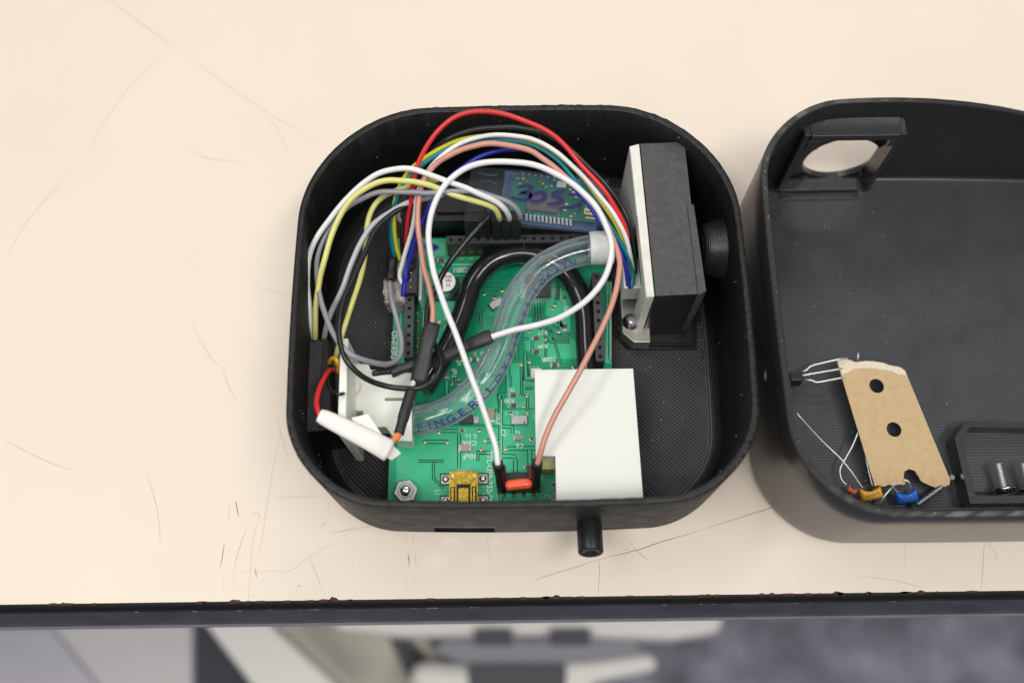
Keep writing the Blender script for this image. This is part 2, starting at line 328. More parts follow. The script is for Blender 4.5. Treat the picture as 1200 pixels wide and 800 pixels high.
# things on the floor below the table edge, far out of focus
def Q(u, v, z): return P(u, v, z)
cab = thing('storage_cabinet', (*Q(90,800,-600).xy, -720), 'pale grey cabinet standing on the floor under the left table edge', 'cabinet')
def slab(nm, px, z1, z0, mt, par, bev=0):
    b = MB(); b.prism([Q(u,v,z1).xy for u,v in px], z0, z1); return b.build(nm, mt, par, bevel=bev)
slab('top_panel', [(-60,700),(225,700),(225,900),(-60,900)], -470, -480, M['pale'], cab, 2)
slab('body', [(-50,700),(215,700),(205,900),(-50,900)], -481, -719, M['midgrey'], cab)
slab('door_panel', [(-40,735),(60,735),(190,900),(-40,900)], -466, -469.5, M['lilac'], cab, 1)
beam = thing('table_leg_brace', (*Q(330,770,-500).xy, -720), 'cream diagonal metal brace below the table beside the cabinet', 'metal brace')
slab('bar', [(215,700),(285,700),(450,850),(330,850)], -400, -420, M['cream'], beam, 4)
bar2 = thing('beige_crossbar', (*Q(400,770,-560).xy, -720), 'beige metal crossbar between the diagonal brace and the stool', 'metal crossbar')
slab('bar', [(285,700),(470,700),(570,850),(385,850)], -520, -545, M['beige'], bar2, 5)
slab('foot', [(452,740),(470,740),(545,850),(505,850)], -500, -518, M['darkgrey'], bar2, 3)
stool = thing('swivel_chair', (*Q(605,790,-600).xy, -720), 'cream swivel chair with dark column on the carpet, out of focus', 'chair')
slab('seat_rim', [(380,690),(860,690),(845,742),(790,750),(640,744),(470,746),(390,738)], -395, -430, M['cream'], stool, 6)
slab('mounting_plate', [(520,748),(740,748),(760,765),(690,776),(540,776),(505,762)], -436, -444, M['midgrey'], stool, 2)
for px in ([(556,738),(600,738),(600,755),(556,755)], [(645,738),(692,738),(692,755),(645,755)]):
    slab('slot', px, -385, -394, M['darkgrey'], stool)
b = MB(); c = Q(606,790,-470); b.cyl((c.x,c.y,-719), (c.x,c.y,-445), 34, n=24); b.build('column', M['darkgrey'], stool)
slab('armrest', [(478,772),(590,776),(590,840),(478,835)], -446, -475, M['cream'], stool, 12)
slab('armrest', [(640,776),(768,762),(775,785),(700,800),(650,840)], -446, -475, M['cream'], stool, 12)

# ================================================================== ENCLOSURE BASE
BX0, BX1, BY0, BY1, BH = -54.6, 58.0, 39.5, 146.0, 38.8
bc = ((BX0+BX1)/2, (BY0+BY1)/2); bh = ((BX1-BX0)/2, (BY1-BY0)/2)
base = thing('plastic_enclosure', (*bc, 0), 'black printed plastic tray holding the circuit board and wires', 'enclosure')
BOW = (-.2, .2, -.2, .2)
def bo(inset): return outline(*bc, bh[0]-1.6, bh[1]-1.8, 31, inset-0, bow=(1.6,1.8,1.6,1.8), n=46, m_=60, rnear=22)
b = MB()
rr = [ring(bo(2.0),.02), ring(bo(.7),.5), ring(bo(.1),2.2), ring(bo(0),4), ring(bo(0),14), ring(bo(0),26), ring(bo(0),BH-.35,.10), ring(bo(.2),BH,.26), ring(bo(1.35),BH-.05,.26), ring(bo(1.6),BH-.35,.14), ring(bo(1.8),22), ring(bo(1.8),6.5), ring(bo(2.6),4), ring(bo(4.5),2.4)]
b.loft(rr, cap0=True, cap1=True)
shell = b.build('shell', M['print'], base)
cs = []
b = MB(); p = P(510,622,3); q = P(580,620,3); b.box(p.x, q.x, BY0-3, BY0+5, 2.7, 10.2); cs.append(b.build('cutter', M['print']))
cut(shell, cs)
for poly in shell.data.polygons: poly.use_smooth = True
for ps in shell.data.polygons: pass
def insidebox(x, y, inset):
    rr_ = 31 if y > bc[1] else 22
    u = abs(x-bc[0])-(bh[0]-inset-rr_+inset*.4); v = abs(y-bc[1])-(bh[1]-inset-rr_+inset*.4); r = rr_-inset*.4
    if u <= 0 and v <= 0: return True
    return math.hypot(max(u,0), max(v,0)) < r
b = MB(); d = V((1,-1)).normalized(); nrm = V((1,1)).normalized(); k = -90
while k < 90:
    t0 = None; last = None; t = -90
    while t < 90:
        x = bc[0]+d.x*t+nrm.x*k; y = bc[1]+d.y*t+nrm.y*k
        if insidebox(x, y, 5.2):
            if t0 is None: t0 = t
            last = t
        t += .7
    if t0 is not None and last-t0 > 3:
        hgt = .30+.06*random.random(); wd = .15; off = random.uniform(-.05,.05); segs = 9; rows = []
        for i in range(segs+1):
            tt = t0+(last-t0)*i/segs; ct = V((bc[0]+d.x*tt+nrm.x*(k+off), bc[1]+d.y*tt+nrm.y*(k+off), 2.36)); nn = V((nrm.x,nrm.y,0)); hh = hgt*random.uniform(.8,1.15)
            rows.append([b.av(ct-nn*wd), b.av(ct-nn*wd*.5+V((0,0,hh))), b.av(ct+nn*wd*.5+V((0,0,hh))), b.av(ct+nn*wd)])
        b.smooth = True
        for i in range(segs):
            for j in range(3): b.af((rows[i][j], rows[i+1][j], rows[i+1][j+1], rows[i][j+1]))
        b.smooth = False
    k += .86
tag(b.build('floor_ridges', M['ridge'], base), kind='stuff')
# perimeter beads where the floor meets the wall
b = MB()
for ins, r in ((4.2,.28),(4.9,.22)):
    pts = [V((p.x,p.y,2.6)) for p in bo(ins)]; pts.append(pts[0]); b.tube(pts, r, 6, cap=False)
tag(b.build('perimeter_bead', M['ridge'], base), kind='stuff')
# specks of print residue on the walls and floor
b = MB()
for i in range(170):
    x = random.uniform(BX0+6, BX1-6); y = random.uniform(BY0+5, BY1-5)
    if insidebox(x, y, 5): s = random.uniform(.03,.08); b.box(x-s,x+s,y-s*1.4,y+s,2.5,2.62+s)
for i in range(70):
    ol = bo(1.75); p = random.choice(ol); s = random.uniform(.04,.09); z = random.uniform(5,BH-1); c = V((*bc,z)); dd = (V((p.x,p.y,z))-c)*.998+c; b.box(dd.x-s,dd.x+s,dd.y-s,dd.y+s,z,z+s*2)
tag(b.build('print_specks', M['nylon'], base), kind='stuff')
# left mounting block with slanting ridges on its top
c4 = [P(346,398,23), P(384,397,23), P(389,503,23), P(349,507,23)]
b = MB(); b.prism([(p.x,p.y) for p in c4], 2.4, 23); blk = b.build('mounting_block', M['print'], base, bevel=.2)
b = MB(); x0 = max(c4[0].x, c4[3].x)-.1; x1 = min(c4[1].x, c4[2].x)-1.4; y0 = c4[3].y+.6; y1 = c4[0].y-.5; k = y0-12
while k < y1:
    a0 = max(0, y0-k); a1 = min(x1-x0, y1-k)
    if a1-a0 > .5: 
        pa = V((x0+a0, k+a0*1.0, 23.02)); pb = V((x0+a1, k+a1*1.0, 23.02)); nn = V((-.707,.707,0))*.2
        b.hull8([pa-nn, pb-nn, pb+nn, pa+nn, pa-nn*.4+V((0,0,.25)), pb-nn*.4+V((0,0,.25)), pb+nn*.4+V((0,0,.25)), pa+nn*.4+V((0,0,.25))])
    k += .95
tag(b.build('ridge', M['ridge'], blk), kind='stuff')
b = MB(); pp = [P(384,425,18), P(397,425,18), P(400,500,18), P(388,500,18)]; b.prism([(p.x,p.y) for p in pp], 2.5, 14); b.build('clip_rail', M['headergrey'], base, bevel=.2)
# right cradle for the dust sensor, with printed rim lines
b = MB(); foot = [(720,372),(720,391),(736,408),(816,408),(818,300),(724,300)]
for i, (gr, z1) in enumerate(((0,3.6),(.7,4.6),(1.4,5.4))):
    pl = [P(u,v,4) for u,v in foot]; cx = sum(p.x for p in pl)/6; cy = sum(p.y for p in pl)/6
    b.prism([(p.x-(1 if p.x>cx else -1)*gr, p.y-(1 if p.y>cy else -1)*gr) for p in pl], 2.4, z1)
b.build('sensor_cradle', M['print'], base, bevel=.12)
# flared collar on the right wall
ca = P(822,288,22); b = MB(); xw = BX1-1.9
ca = V((ca.x, ca.y-.5, 21)); prof = [(0,0),(6.2,0),(6.8,.3),(7.2,2),(8.2,4.5),(8.6,xw-ca.x)]
b.lathe(ca, (1,0,0), prof, 40); b.lathe(ca, (-1,0,0), [(4.2,-.3),(4.2,.15),(3.2,.15),(3.2,-2)], 30)
b.build('collar', mat('collar_print', (.02,.02,.022), .34, bump=.3, bscale=2.2, layers=.3, lper=.5, ldir='X'), base)
# outlet stub on the front wall
sp = P(691,612,17); sx = sp.x; ye = P(693,650,15).y; b = MB()
b.lathe((sx, BY0+1.9, 14.5), (0,-1,.26), [(2.8,0),(2.85,1.9),(3.15,2.3),(3.2,2.6),(3.15,BY0+1.7-ye),(3.0,BY0+1.9-ye),(1.5,BY0+1.9-ye),(1.5,0)], 32)
b.build('outlet_stub', M['barb'], base)

# ================================================================== CIRCUIT BOARD
ZB = 8.0; ZH = ZB+8.5
pc = P(590,430,ZB)
board = thing('circuit_board', (pc.x,pc.y,ZB-1.6), 'green circuit board lying in the black tray beneath the hoses', 'circuit board')
L_, R__, N_, Fy = -33.5, 26.5, 43.2, P(520,278.5,ZB).y
b = MB(); b.box(L_, R__, N_, Fy, ZB-1.6, ZB); b.build('substrate', M['mask'], board, bevel=.1)
def pp_(lst, z=ZB): return [P(u,v,z).xy for u,v in lst]
b = MB(); z = ZB+.02
def flat(poly, z):
    i = [b.av((p[0],p[1],z)) for p in poly]; a = sum(poly[k][0]*poly[(k+1)%len(poly)][1]-poly[(k+1)%len(poly)][0]*poly[k][1] for k in range(len(poly)))
    b.af(i if a > 0 else i[::-1])
for pl in ([(464,592),(465,500),(585,500),(585,592)], [(589,592),(588.5,480),(627,480),(627,534),(652,548),(654,592)], [(594,478),(594,425),(612,425),(616,446),(626,446),(626,478)], [(520,592-99),(540,450),(583,440),(583.5,498)],
   [(612,372),(655,372),(670,398),(690,400),(690,420),(640,420),(616,410)], [(520,322),(560,322),(545,380),(520,400)], [(499,316),(518,316),(518,345),(499,345)], [(466,375),(470,375),(469,421),(464,421)], [(522,280),(505,280),(505,300),(522,300)], [(640,340),(668,340),(668,392),(640,368)],
   [(712,330),(717,330),(715,425),(709,425)]): flat(pp_(pl), z)
tag(b.build('copper_pour', M['pour'], board), kind='stuff')
def tr(pts, wpx=3.6):
    q = [P(u,v,ZB).xy for u,v in pts]
    b.cur = 0; b.strip(q, (wpx+2.4)/4.5, ZB+.035); b.cur = 1; b.strip(q, wpx/4.5, ZB+.05)
b = MB()
TR = [([(497.5,517.5),(523.8,517.4)],3),([(514,504.7),(536.5,504.7),(538,512),(538,548)],2.6),([(594,462),(585.3,462.5),(585.3,479),(578,480)],1.4),([(586.8,468),(586.6,590)],3.2),([(587,534),(603,534.5),(604,540),(604,562)],3.2),
  ([(567,516),(585,517.5)],2.6),([(592.5,525.5),(627,525)],3.4),([(620.8,526),(620.8,556)],3.6),([(588,499.5),(600.5,500),(600.5,508)],2.6),([(618,464),(618.7,484)],1.2),([(610.5,426.7),(611.6,462),(618,463.5)],1.2),
  ([(626,445),(616.5,444.5),(615.5,414),(624,413.5)],1.8),([(595,428),(595.5,460)],3.4),([(605.5,421),(606,397),(620,397)],1.6),([(641,380),(649,398),(655,418),(655,427)],1.1),([(623.5,412),(624,399)],1.6),
  ([(565,333.3),(601,333.2)],1.2),([(556,338.8),(590,339)],1.2),([(602,325),(560,325)],1.2),([(534,440),(534,448)],1.5),([(523.6,446),(523.6,468)],3.4),([(650,461),(650,490)],1.5),
  ([(528,319.5),(556,319)],1.5),([(530,325),(556,325.5)],1.2),([(497,368),(506,376),(515,376)],1.1),([(489,376.5),(500,376.5)],1.1),([(489,395.5),(500,395)],1.1),([(502,345),(502,372)],1.2),([(497,316),(512,316)],1.5),([(639,425),(640,397)],1.0),([(650,428),(667,428)],1.4)]
for i in range(4): TR.append(([(625+3.3*i,358),(625.5+3.3*i,376-i*1.5),(632+4.6*i,384-2*i),(645+4*i,401-3.5*i),(668,401-3.5*i)],1.0))
TR += [([(508,402),(508,388),(530,372),(548,372)],1.1),([(548,378),(535,392),(535,410)],1.1),([(600,352),(612,352),(612,344)],1.1),([(560,350),(560,372),(552,384)],1.1),([(570,372),(600,372)],1.0),([(570,377),(596,377)],1.0),([(562,360),(566,400)],1.2),
  ([(500,430),(500,470),(488,480)],1.1),([(505,430),(505,475)],1.1),([(508,540),(508,560),(520,572)],1.4),([(490,540),(520,540)],1.2),([(560,540),(560,530),(575,530)],1.2),([(625,455),(615,455)],1.1),([(640,430),(640,440)],1),([(655,370),(655,395)],1),([(712,345),(712,420)],1.2),([(598,440),(598,452)],1.2),
  ([(512,318),(512,345)],1.2),([(545,330),(556,322),(556,310)],1.0)]
for i in range(6): TR.append(([(650,336+2.9*i),(657,336+2.9*i)],.8))
for p_, w_ in TR: tr(p_, w_)
tag(b.build('trace', [M['maskline'], M['pour']], board), kind='stuff')
b = MB()
for u, v in [(567,344),(579.5,348.5),(588.8,340),(596.5,339),(589,348.5),(601,333),(650.4,357),(647.3,361.5),(620,388),(655,388),(639,397),(633,405),(620,423.5),(610.5,426.7),(618,463.5),(614,475.4),(618.7,483.7),(599,484),(622,514),(592.5,525.5),(562,504),(564,526),(568.5,516),(523.8,517.3),(497.5,517.5),(514,506),(556.5,414.5),(540,421),(529,449),(515,376),(672,430),(548,372),(509,300),(506,388)]:
    p = P(u,v,ZB); b.cur = 0; b.lathe((p.x,p.y,ZB+.03), (0,0,1), [(.54,0),(.52,.05),(.27,.06)], 14); b.cur = 1; b.cyl((p.x,p.y,ZB+.01),(p.x,p.y,ZB+.045), .29, n=10)
tag(b.build('via', [M['goldpad'], M['hole']], board), kind='stuff')
b = MB()
for pl, wd in (([(496.5,312),(497,340),(495,425)],.16),([(466,362),(465,421)],.12),([(470,363),(469,421)],.14),([(470,360),(494,360)],.14),([(526,310.3),(556,310)],.2),([(520,320),(524,314),(516,308)],.15),([(567,578),(567,592)],.14),([(632,583),(640,583)],.14),
   ([(716,330),(716,420)],.14),([(712,330),(711,425),(716,425.5)],.14),([(633,593),(633,581)],.14),([(583,592),(583,579)],.14),([(588,468),(588,560)],.1),([(657,337),(657,352)],.14),([(662,352),(662,366)],.14)):
    b.strip([P(u,v,ZB).xy for u,v in pl], wd, ZB+.075)
tag(b.build('silkscreen_line', M['silk'], board), kind='stuff')
def text(s, c, size, rz, mt, parent, name='silkscreen_text', z=ZB+.07, wide=1.0, mapfn=None):
    cu = bpy.data.curves.new('t', 'FONT'); cu.body = s; cu.size = size; cu.align_x = 'CENTER'; cu.align_y = 'CENTER'; cu.resolution_u = 3; cu.offset = .018*size
    t = bpy.data.objects.new('t', cu); sc.collection.objects.link(t); bpy.context.view_layer.update()
    me = bpy.data.meshes.new_from_object(t.evaluated_get(bpy.context.evaluated_depsgraph_get())); bpy.data.objects.remove(t)
    o0 = org(parent); R2 = Mx.Rotation(rz, 2)
    for v_ in me.vertices:
        x, y = v_.co.x*wide, v_.co.y
        if mapfn: p = mapfn(x, y)
        else: q = R2 @ V((x,y)); p = V((c[0]+q.x, c[1]+q.y, z))
        v_.co = (p-o0)*MM
    me.materials.clear(); me.materials.append(mt); me.update()
    o = bpy.data.objects.new(name, me); sc.collection.objects.link(o); o.parent = parent; ORG[o.name] = o0; return o
PI = math.pi
for s, u, v, h, rz in (('100R',643,421,1.9,PI),('R27',636,389.5,1.7,PI),('R28',636,405.3,1.7,PI),('10',600,456.5,1.7,PI),('R30',597,469.5,1.7,PI),('0.1u',552,510.8,1.8,PI),('C300',550,518.7,1.8,PI),('10uF',550.5,534.3,1.9,PI),('1uF',532.5,437,1.9,PI/2),
   ('C6',609,521.8,1.7,PI),('1u',607,506.5,1.6,PI),('10uF',583.3,491,1.7,-PI/2),('C7',589.5,507,1.7,-PI/2),('1',593,484,1.5,PI),('C2',603.5,484.5,1.5,PI),('TTL-USB-232-DSP',573.5,561,2.0,-PI/2),('0-2001',543,316,2.2,PI),('DEKIMO',462.5,404,2.2,PI/2),('C5',653,373,1.5,-PI/2),('R6',664,362,1.5,-PI/2),
   ('U9',627,489,1.5,-PI/2),('19',565.5,414.3,1.6,0),('C4',642,582,1.5,0),('L1',512,577,1.5,-PI/2),('uF',537.5,425,1.8,PI/2)):
    p = P(u,v,ZB); text(s, (p.x,p.y), h, rz, M['silk'], board)
def part(fn, name, mats, bev=0):
    """a component modelled about the origin, made into a hidden-free first instance on demand"""
    b = MB(); fn(b); return b, mats, bev
protos = {}
def chip(kind, u, v, rz=0):
    p = P(u,v,ZB); L, W, H, mats, nm = CH[kind]
    if kind not in protos:
        b = MB(); o0 = org(board)
        pw = L*.2
        b.cur = 0; b.box(-L/2+pw,L/2-pw,-W/2,W/2,.08,H, .03); b.cur = 1; b.box(-L/2,-L/2+pw,-W/2-.02,W/2+.02,.06,H+.03,.05); b.box(L/2-pw,L/2,-W/2-.02,W/2+.02,.06,H+.03,.05)
        b.box(-L/2-.3,-L/2+.1,-W/2-.1,W/2+.1,.055,.16); b.box(L/2-.1,L/2+.3,-W/2-.1,W/2+.1,.055,.16)
        b.v = [q+o0 for q in b.v]; o = b.build(nm, mats, board); protos[kind] = o
        o.location = (V((p.x,p.y,ZB))-o0)*MM; o.rotation_euler = (0,0,rz)
    else: inst(protos[kind], CH[kind][4], p.x, p.y, ZB, rz, board)
CH = {'r': (1.9,1.1,.5,[M['resbody'],M['solder']],'chip_resistor'), 'c': (2.0,1.2,.9,[M['ceramic'],M['solder']],'chip_capacitor'), 'C': (3.2,1.75,1.3,[M['ceramic'],M['solder']],'large_chip_capacitor'), 'B': (1.9,1.2,.9,[M['ceramicb'],M['solder']],'chip_capacitor'), 's': (1.2,.7,.45,[M['resbody'],M['solder']],'small_chip_resistor')}
for k, u, v, rz in (('r',628.5,396.8,0),('r',628.5,412.3,0),('r',601.5,463,0),('r',601.8,475,0),('r',650,428,0),('r',556,421.5,0),('B',523.7,438.5,PI/2),('s',537.5,448,PI/2),('C',575.8,486.5,PI/2),('C',545.3,525.8,0),('s',541.5,504.3,0),('c',607.3,513.2,0),('s',617.5,547.3,0),('c',650.5,583,PI/2),
   ('c',647.5,550,0),('r',662,383,PI/2),('s',661.5,350,PI/2),('r',517.5,305.5,0),('s',508,305,PI/2),('s',648.5,568,PI/2)): chip(k, u, v, rz)
b = MB(); p = P(581.7,356.5,ZB); b.M = Mx.Translation((p.x,p.y,ZB)) @ Mx.Rotation(R_(35),4,'Z'); b.cur = 0; b.box(-2.0,2.0,-1.1,1.1,.1,1.1,.12); b.cur = 1; b.box(-2.2,-1.4,-1.25,1.25,.06,.4); b.box(1.4,2.2,-1.25,1.25,.06,.4); b.build('crystal', [M['solder'],M['foamside']], board, bevel=.08)
b = MB(); p = P(608.5,492.8,ZB); b.M = Mx.Translation((p.x,p.y,ZB)); b.cur = 0; b.box(-2.1,2.1,-1.15,1.15,.35,1.0,.03); b.cur = 1; b.box(-2.15,2.15,-1.2,1.2,.06,.35); b.cyl((1.4,-.75,1.0),(1.4,-.75,1.02),.28,n=12); b.cyl((-1.7,.8,1.0),(-1.7,.8,1.02),.15,n=10); b.build('crystal', [M['steel'],M['chipbody']], board)
b = MB(); p = P(546,492.5,ZB); b.M = Mx.Translation((p.x,p.y,ZB)); b.cur = 0; b.box(-1.8,1.9,-1.2,1.2,.2,1.6,.12); b.cur = 1; b.box(1.9,3.6,-1.0,1.0,.06,.5,.1); b.box(-3.4,-1.8,-1.0,1.0,.06,.5,.1); b.build('diode', [M['chipbody'],M['solder']], board)
b = MB(); p = P(630.5,336,ZB); b.M = Mx.Translation((p.x,p.y,ZB)); b.cur = 0; b.box(-3.5,3.5,-3.5,3.5,.15,1.2,.1); b.cyl((-2.6,-2.6,1.19),(-2.6,-2.6,1.22),.35,n=14); b.cur = 1
for i in range(9):
    t = -3.0+.75*i
    for q in ((t-.14,t+.14,-5.0,-3.5),(t-.14,t+.14,3.5,5.0),(-5.0,-3.5,t-.14,t+.14),(3.5,5.0,t-.14,t+.14)): b.box(*q,.06,.22)
b.build('processor_chip', [M['chipbody'],M['solder']], board)
b = MB(); p = P(627.5,438,ZB); b.M = Mx.Translation((p.x,p.y,ZB)); b.cur = 0; b.box(-1.3,1.6,-1.5,1.3,.1,1.0,.05); b.cur = 1
for i in range(3): b.box(-1.5+i*1.0,-1.1+i*1.0,1.3,2.1,.06,.4)
b.box(-2.3,-1.3,-1.4,-.9,.06,.3); b.build('small_chip', [M['whiteplastic'],M['solder']], board)
b = MB(); p = P(626.8,442,ZB)
# capacitor can
tp = P(521.5,329.5,ZB+6.2); cap = MB(); x, y = tp.x, tp.y
cap.cur = 2; cap.box(x-3.4,x+3.4,y-3.4,y+3.4,ZB+.06,ZB+1.0,.1); cap.cur = 0; cap.lathe((x,y,ZB+.9),(0,0,1),[(3.0,0),(3.15,.3),(3.15,1),(2.95,1.2),(3.15,1.5),(3.15,5.0),(3.0,5.3),(2.8,5.32),(0,5.32)],36)
co = cap.build('electrolytic_capacitor', [M['steel'],M['foamside'],M['header']], board)
b = MB(); arc = [(x+2.75*math.cos(R_(a)), y+2.75*math.sin(R_(a))) for a in range(108,266,8)]; 
full = [(x+2.78*math.cos(R_(a)), y+2.78*math.sin(R_(a))) for a in range(0,360,12)]
flat(full, ZB+6.24); b.build('can_top', M['silk'] if 0 else M['paper'], co)
b = MB(); flat(arc, ZB+6.27); b.build('polarity_mark', M['foamside'], co)
for i, s in enumerate(('220','10V','LS')): text(s, (x+.9,y+1.3-1.25*i), 1.25, 0, M['foamside'], co, 'can_text', z=ZB+6.28)
# header sockets with real sockets in their tops
def header(x0, y0, n, dx, dy, name='pin_header_socket', z0=ZB+.05, z1=ZH, mt='header', mt2='headergrey'):
    b = MB(); hx, hy = 1.27, 1.27; L = 2.54
    X0 = x0-1.27 if dx else x0-1.2; X1 = x0+(n-1)*2.54*dx+1.27 if dx else x0+1.2
    Y0 = y0-1.2 if dx else y0-(n-1)*2.54-1.27; Y1 = y0+1.2 if dx else y0+1.27
    b.cur = 0; b.box(X0,X1,Y0,Y1,z0,z1-1.3); b.cur = 1
    a = .45; o = 1.2
    if dx:
        b.box(X0,X1,Y0,y0-a,z1-1.3,z1); b.box(X0,X1,y0+a,Y1,z1-1.3,z1)
        for i in range(n+1):
            c0 = x0+i*2.54-1.27; b.box(max(X0,c0-1.27+a),min(X1,c0+1.27-a),y0-a,y0+a,z1-1.3,z1-.002)
    else:
        b.box(X0,x0-a,Y0,Y1,z1-1.3,z1); b.box(x0+a,X1,Y0,Y1,z1-1.3,z1)
        for i in range(n+1):
            c0 = y0-i*2.54+1.27; b.box(x0-a,x0+a,max(Y0,c0-1.27+a),min(Y1,c0+1.27-a),z1-1.3,z1-.002)
    b.cur = 2
    for i in range(n):
        cx, cy = (x0+i*2.54, y0) if dx else (x0, y0-i*2.54); b.box(cx-.4,cx+.4,cy-.4,cy+.4,z1-1.299,z1-1.2)
    return b.build(name, [M[mt],M[mt2],M['hole']], board)
h0 = P(480,351,ZH); header(h0.x, h0.y+2.54*6, 13, 0, 1)
h1 = P(528.5,281,ZH); header(h1.x, h1.y, 16, 1, 0)
h2 = P(701,365,ZH); header(h2.x, h2.y+2.54*4, 10, 0, 1)
b = MB()
for i in range(7):
    p = P(489.5,367+10*i,ZB); b.lathe((p.x,p.y,ZB+.05),(0,0,1),[(.75,0),(.55,.25),(.15,.7),(0,.72)],12)
for i in range(6):
    p = P(531.5+10.3*i,303.8,ZB); b.box(p.x-.75,p.x+.75,p.y-.35,p.y+.3,ZB+.06,ZB+.35,.1)
tag(b.build('solder_joint', M['goldpad'], board), kind='stuff')
# usb socket
us = MB(); ua = P(526.5,552,ZB+3.9); ub = P(560,552,ZB+3.9); ux = (ua.x+ub.x)/2; uw = (ub.x-ua.x)/2; uy1 = ua.y; uy0 = BY0+2.4; zt = ZB+3.9
us.box(ux-uw,ux+uw,uy0,uy1,ZB+.5,zt-.45,0); us.box(ux-uw,ux-1.75,uy0,uy1,zt-.45,zt,.0); us.box(ux+1.75,ux+uw,uy0,uy1,zt-.45,zt,.0); us.box(ux-1.75,ux+1.75,uy1-3.3,uy1,zt-.45,zt); us.cur = 1; us.box(ux-1.74,ux+1.74,uy0,uy1-3.31,zt-.449,zt-.43); us.cur = 0
us.box(ux-1.4,ux+1.4,uy0,uy1-4.3,zt-.45,zt+.1,.12)
usb = us.build('usb_socket', [M['gold'], M['hole']], board, bevel=.18)
for sx_ in (-1,1):
    b = MB(); b.box(ux+sx_*2.75-.45,ux+sx_*2.75+.45,uy0+.5,uy1-4.2,zt+.01,zt+.25,.2); b.build('spring_tab', M['gold'], usb, bevel=.08)
    b = MB(); b.box(ux+sx_*2.75-.62,ux+sx_*2.75+.62,uy0+.3,uy1-4.05,zt-.01,zt+.012); b.build('tab_groove', M['hole'], usb)
    b = MB(); b.box(ux+sx_*2.75-.4,ux+sx_*2.75+.4,uy1-1.6,uy1-.7,zt+.01,zt+.08); b.build('notch_tab', M['goldpad'], usb)
    for yy in (uy1-1.2, uy1-7.0):
        b = MB(); cx = ux+sx_*(uw+1.2); b.cur = 0; b.box(cx-1.5,cx+1.5,yy-1.7,yy+1.5,ZB+.055,ZB+.13); b.cur = 1; b.box(cx-1.25,cx+1.25,yy-1.4,yy+1.2,ZB+.13,ZB+.25,.1); b.lathe((cx,yy,ZB+.25),(0,0,1),[(.95,0),(.75,.3),(.3,.45),(.0,.46)],14); b.build('solder_pad', [M['maskline'],M['solder']], usb)
b = MB()
for i in range(5): b.box(ux-1.9+i*.8-.0,ux-1.9+i*.8+.42,uy1,uy1+1.3,ZB+.07,ZB+.4,.05)
b.build('contact_row', M['solder'], usb)
# four way socket in front, where the red link plugs in
pa = P(583,579,ZB); pb = P(633,579,ZB)
b = MB(); b.box(pa.x,pb.x,pa.y+.2,pa.y+4.0,ZB+.05,ZB+4.5); sk = b.build('link_socket', M['header'], board, bevel=.15)
b = MB()
for i in range(4): x = pa.x+1.7+i*2.54; b.lathe((x,pa.y-.25,ZB+.05),(0,0,1),[(.6,0),(.45,.25),(0,.4)],10)
b.build('socket_solder', M['goldpad'], sk)

# nut and stud
nc = P(476,576,ZB+1); nut = thing('hex_nut', (nc.x,nc.y,ZB), 'silver hex nut with rounded screw end in the corner of the green board', 'nut')
b = MB(); hexa = [(nc.x+3.25*math.cos(R_(60*i+12)), nc.y+3.25*math.sin(R_(60*i+12))) for i in range(6)]; b.prism(hexa, ZB+.05, ZB+2.3); b.build('nut_body', M['steel'], nut, bevel=.3)
b = MB(); b.lathe((nc.x,nc.y,ZB+.5),(0,0,1),[(2.0,1.0),(2.0,1.83),(1.9,1.84)],24); b.build('bore_ring', M['foamside'], nut)
b = MB(); b.lathe((nc.x,nc.y,ZB+.5),(0,0,1),[(1.45,0),(1.45,2.2),(1.3,2.7),(1.0,3.0),(0,3.1)],24); b.build('screw_end', M['chrome'], nut)

# ================================================================== RADIO MODULE IN ITS CLEAR SLEEVE
ZM = 21.5
mp = P(645,235,ZM); mod = thing('radio_module', (mp.x,mp.y,ZM-1.2), 'blue radio module board in clear sleeve with purple handwritten number', 'circuit module')
def pq(lst, z): return [P(u,v,z).xy for u,v in lst]
b = MB(); b.prism(pq([(592,200),(711,214),(698,271.5),(584,259)], ZM), ZM-1.2, ZM); b.build('module_board', M['board_blue'], mod, bevel=.1)
b = MB(); b.prism(pq([(602,207),(708,219),(697,263),(594,251)], ZM), ZM+.03, ZM+.9); b.build('daughter_board', M['board_teal'], mod)
b = MB(); b.prism(pq([(620,226),(662,231),(657,252),(615,247)], ZM+.9), ZM+.95, ZM+1.9); b.build('module_chip', M['resbody'], mod, bevel=.08)
b = MB(); b.prism(pq([(653,214),(664,215),(663,222),(652,221)], ZM+.9), ZM+.95, ZM+1.9); b.build('module_crystal', M['metal'], mod, bevel=.08)
b = MB()
def small(u, v, s, k): p = P(u,v,ZM+.9); b.cur = k; b.box(p.x-s,p.x+s,p.y-s*.6,p.y+s*.6,ZM+.92,ZM+1.3)
for u,v,k in ((607,210,0),(613,210,1),(609,216,0),(617,213,2),(632,214,2),(636,216,1),(640,220,0),(646,219,0),(650,212,0),(668,223,0),(672,226,0),(621,242,0),(620,247,1),(664,240,1),(662,247,0),(673,251,0),(669,254,1),(655,252,0),(675,232,0)): small(u,v,.42,k)
for i in range(12): p = P(617+4.7*i,254.5+.55*i,ZM+.9); b.cur = 0; b.box(p.x-.3,p.x+.3,p.y-1.1,p.y+.9,ZM+.92,ZM+1.15)
for i in range(13): p = P(598+.2*i+8*0,0,0) if 0 else P(613+7.3*i,204+.9*i,ZM); b.cur = 0; b.box(p.x-.22,p.x+.22,p.y-.3,p.y+.3,ZM+.02,ZM+.2)
tag(b.build('module_parts', [M['solder'],M['goldpad'],M['ceramicb']], mod), kind='stuff')
b = MB(); ant = [(686,255),(697,256),(698,251),(684.5,249.5),(685.5,245.5),(698.5,247),(699.5,242.5),(687,241),(688,237),(700,238.5)]
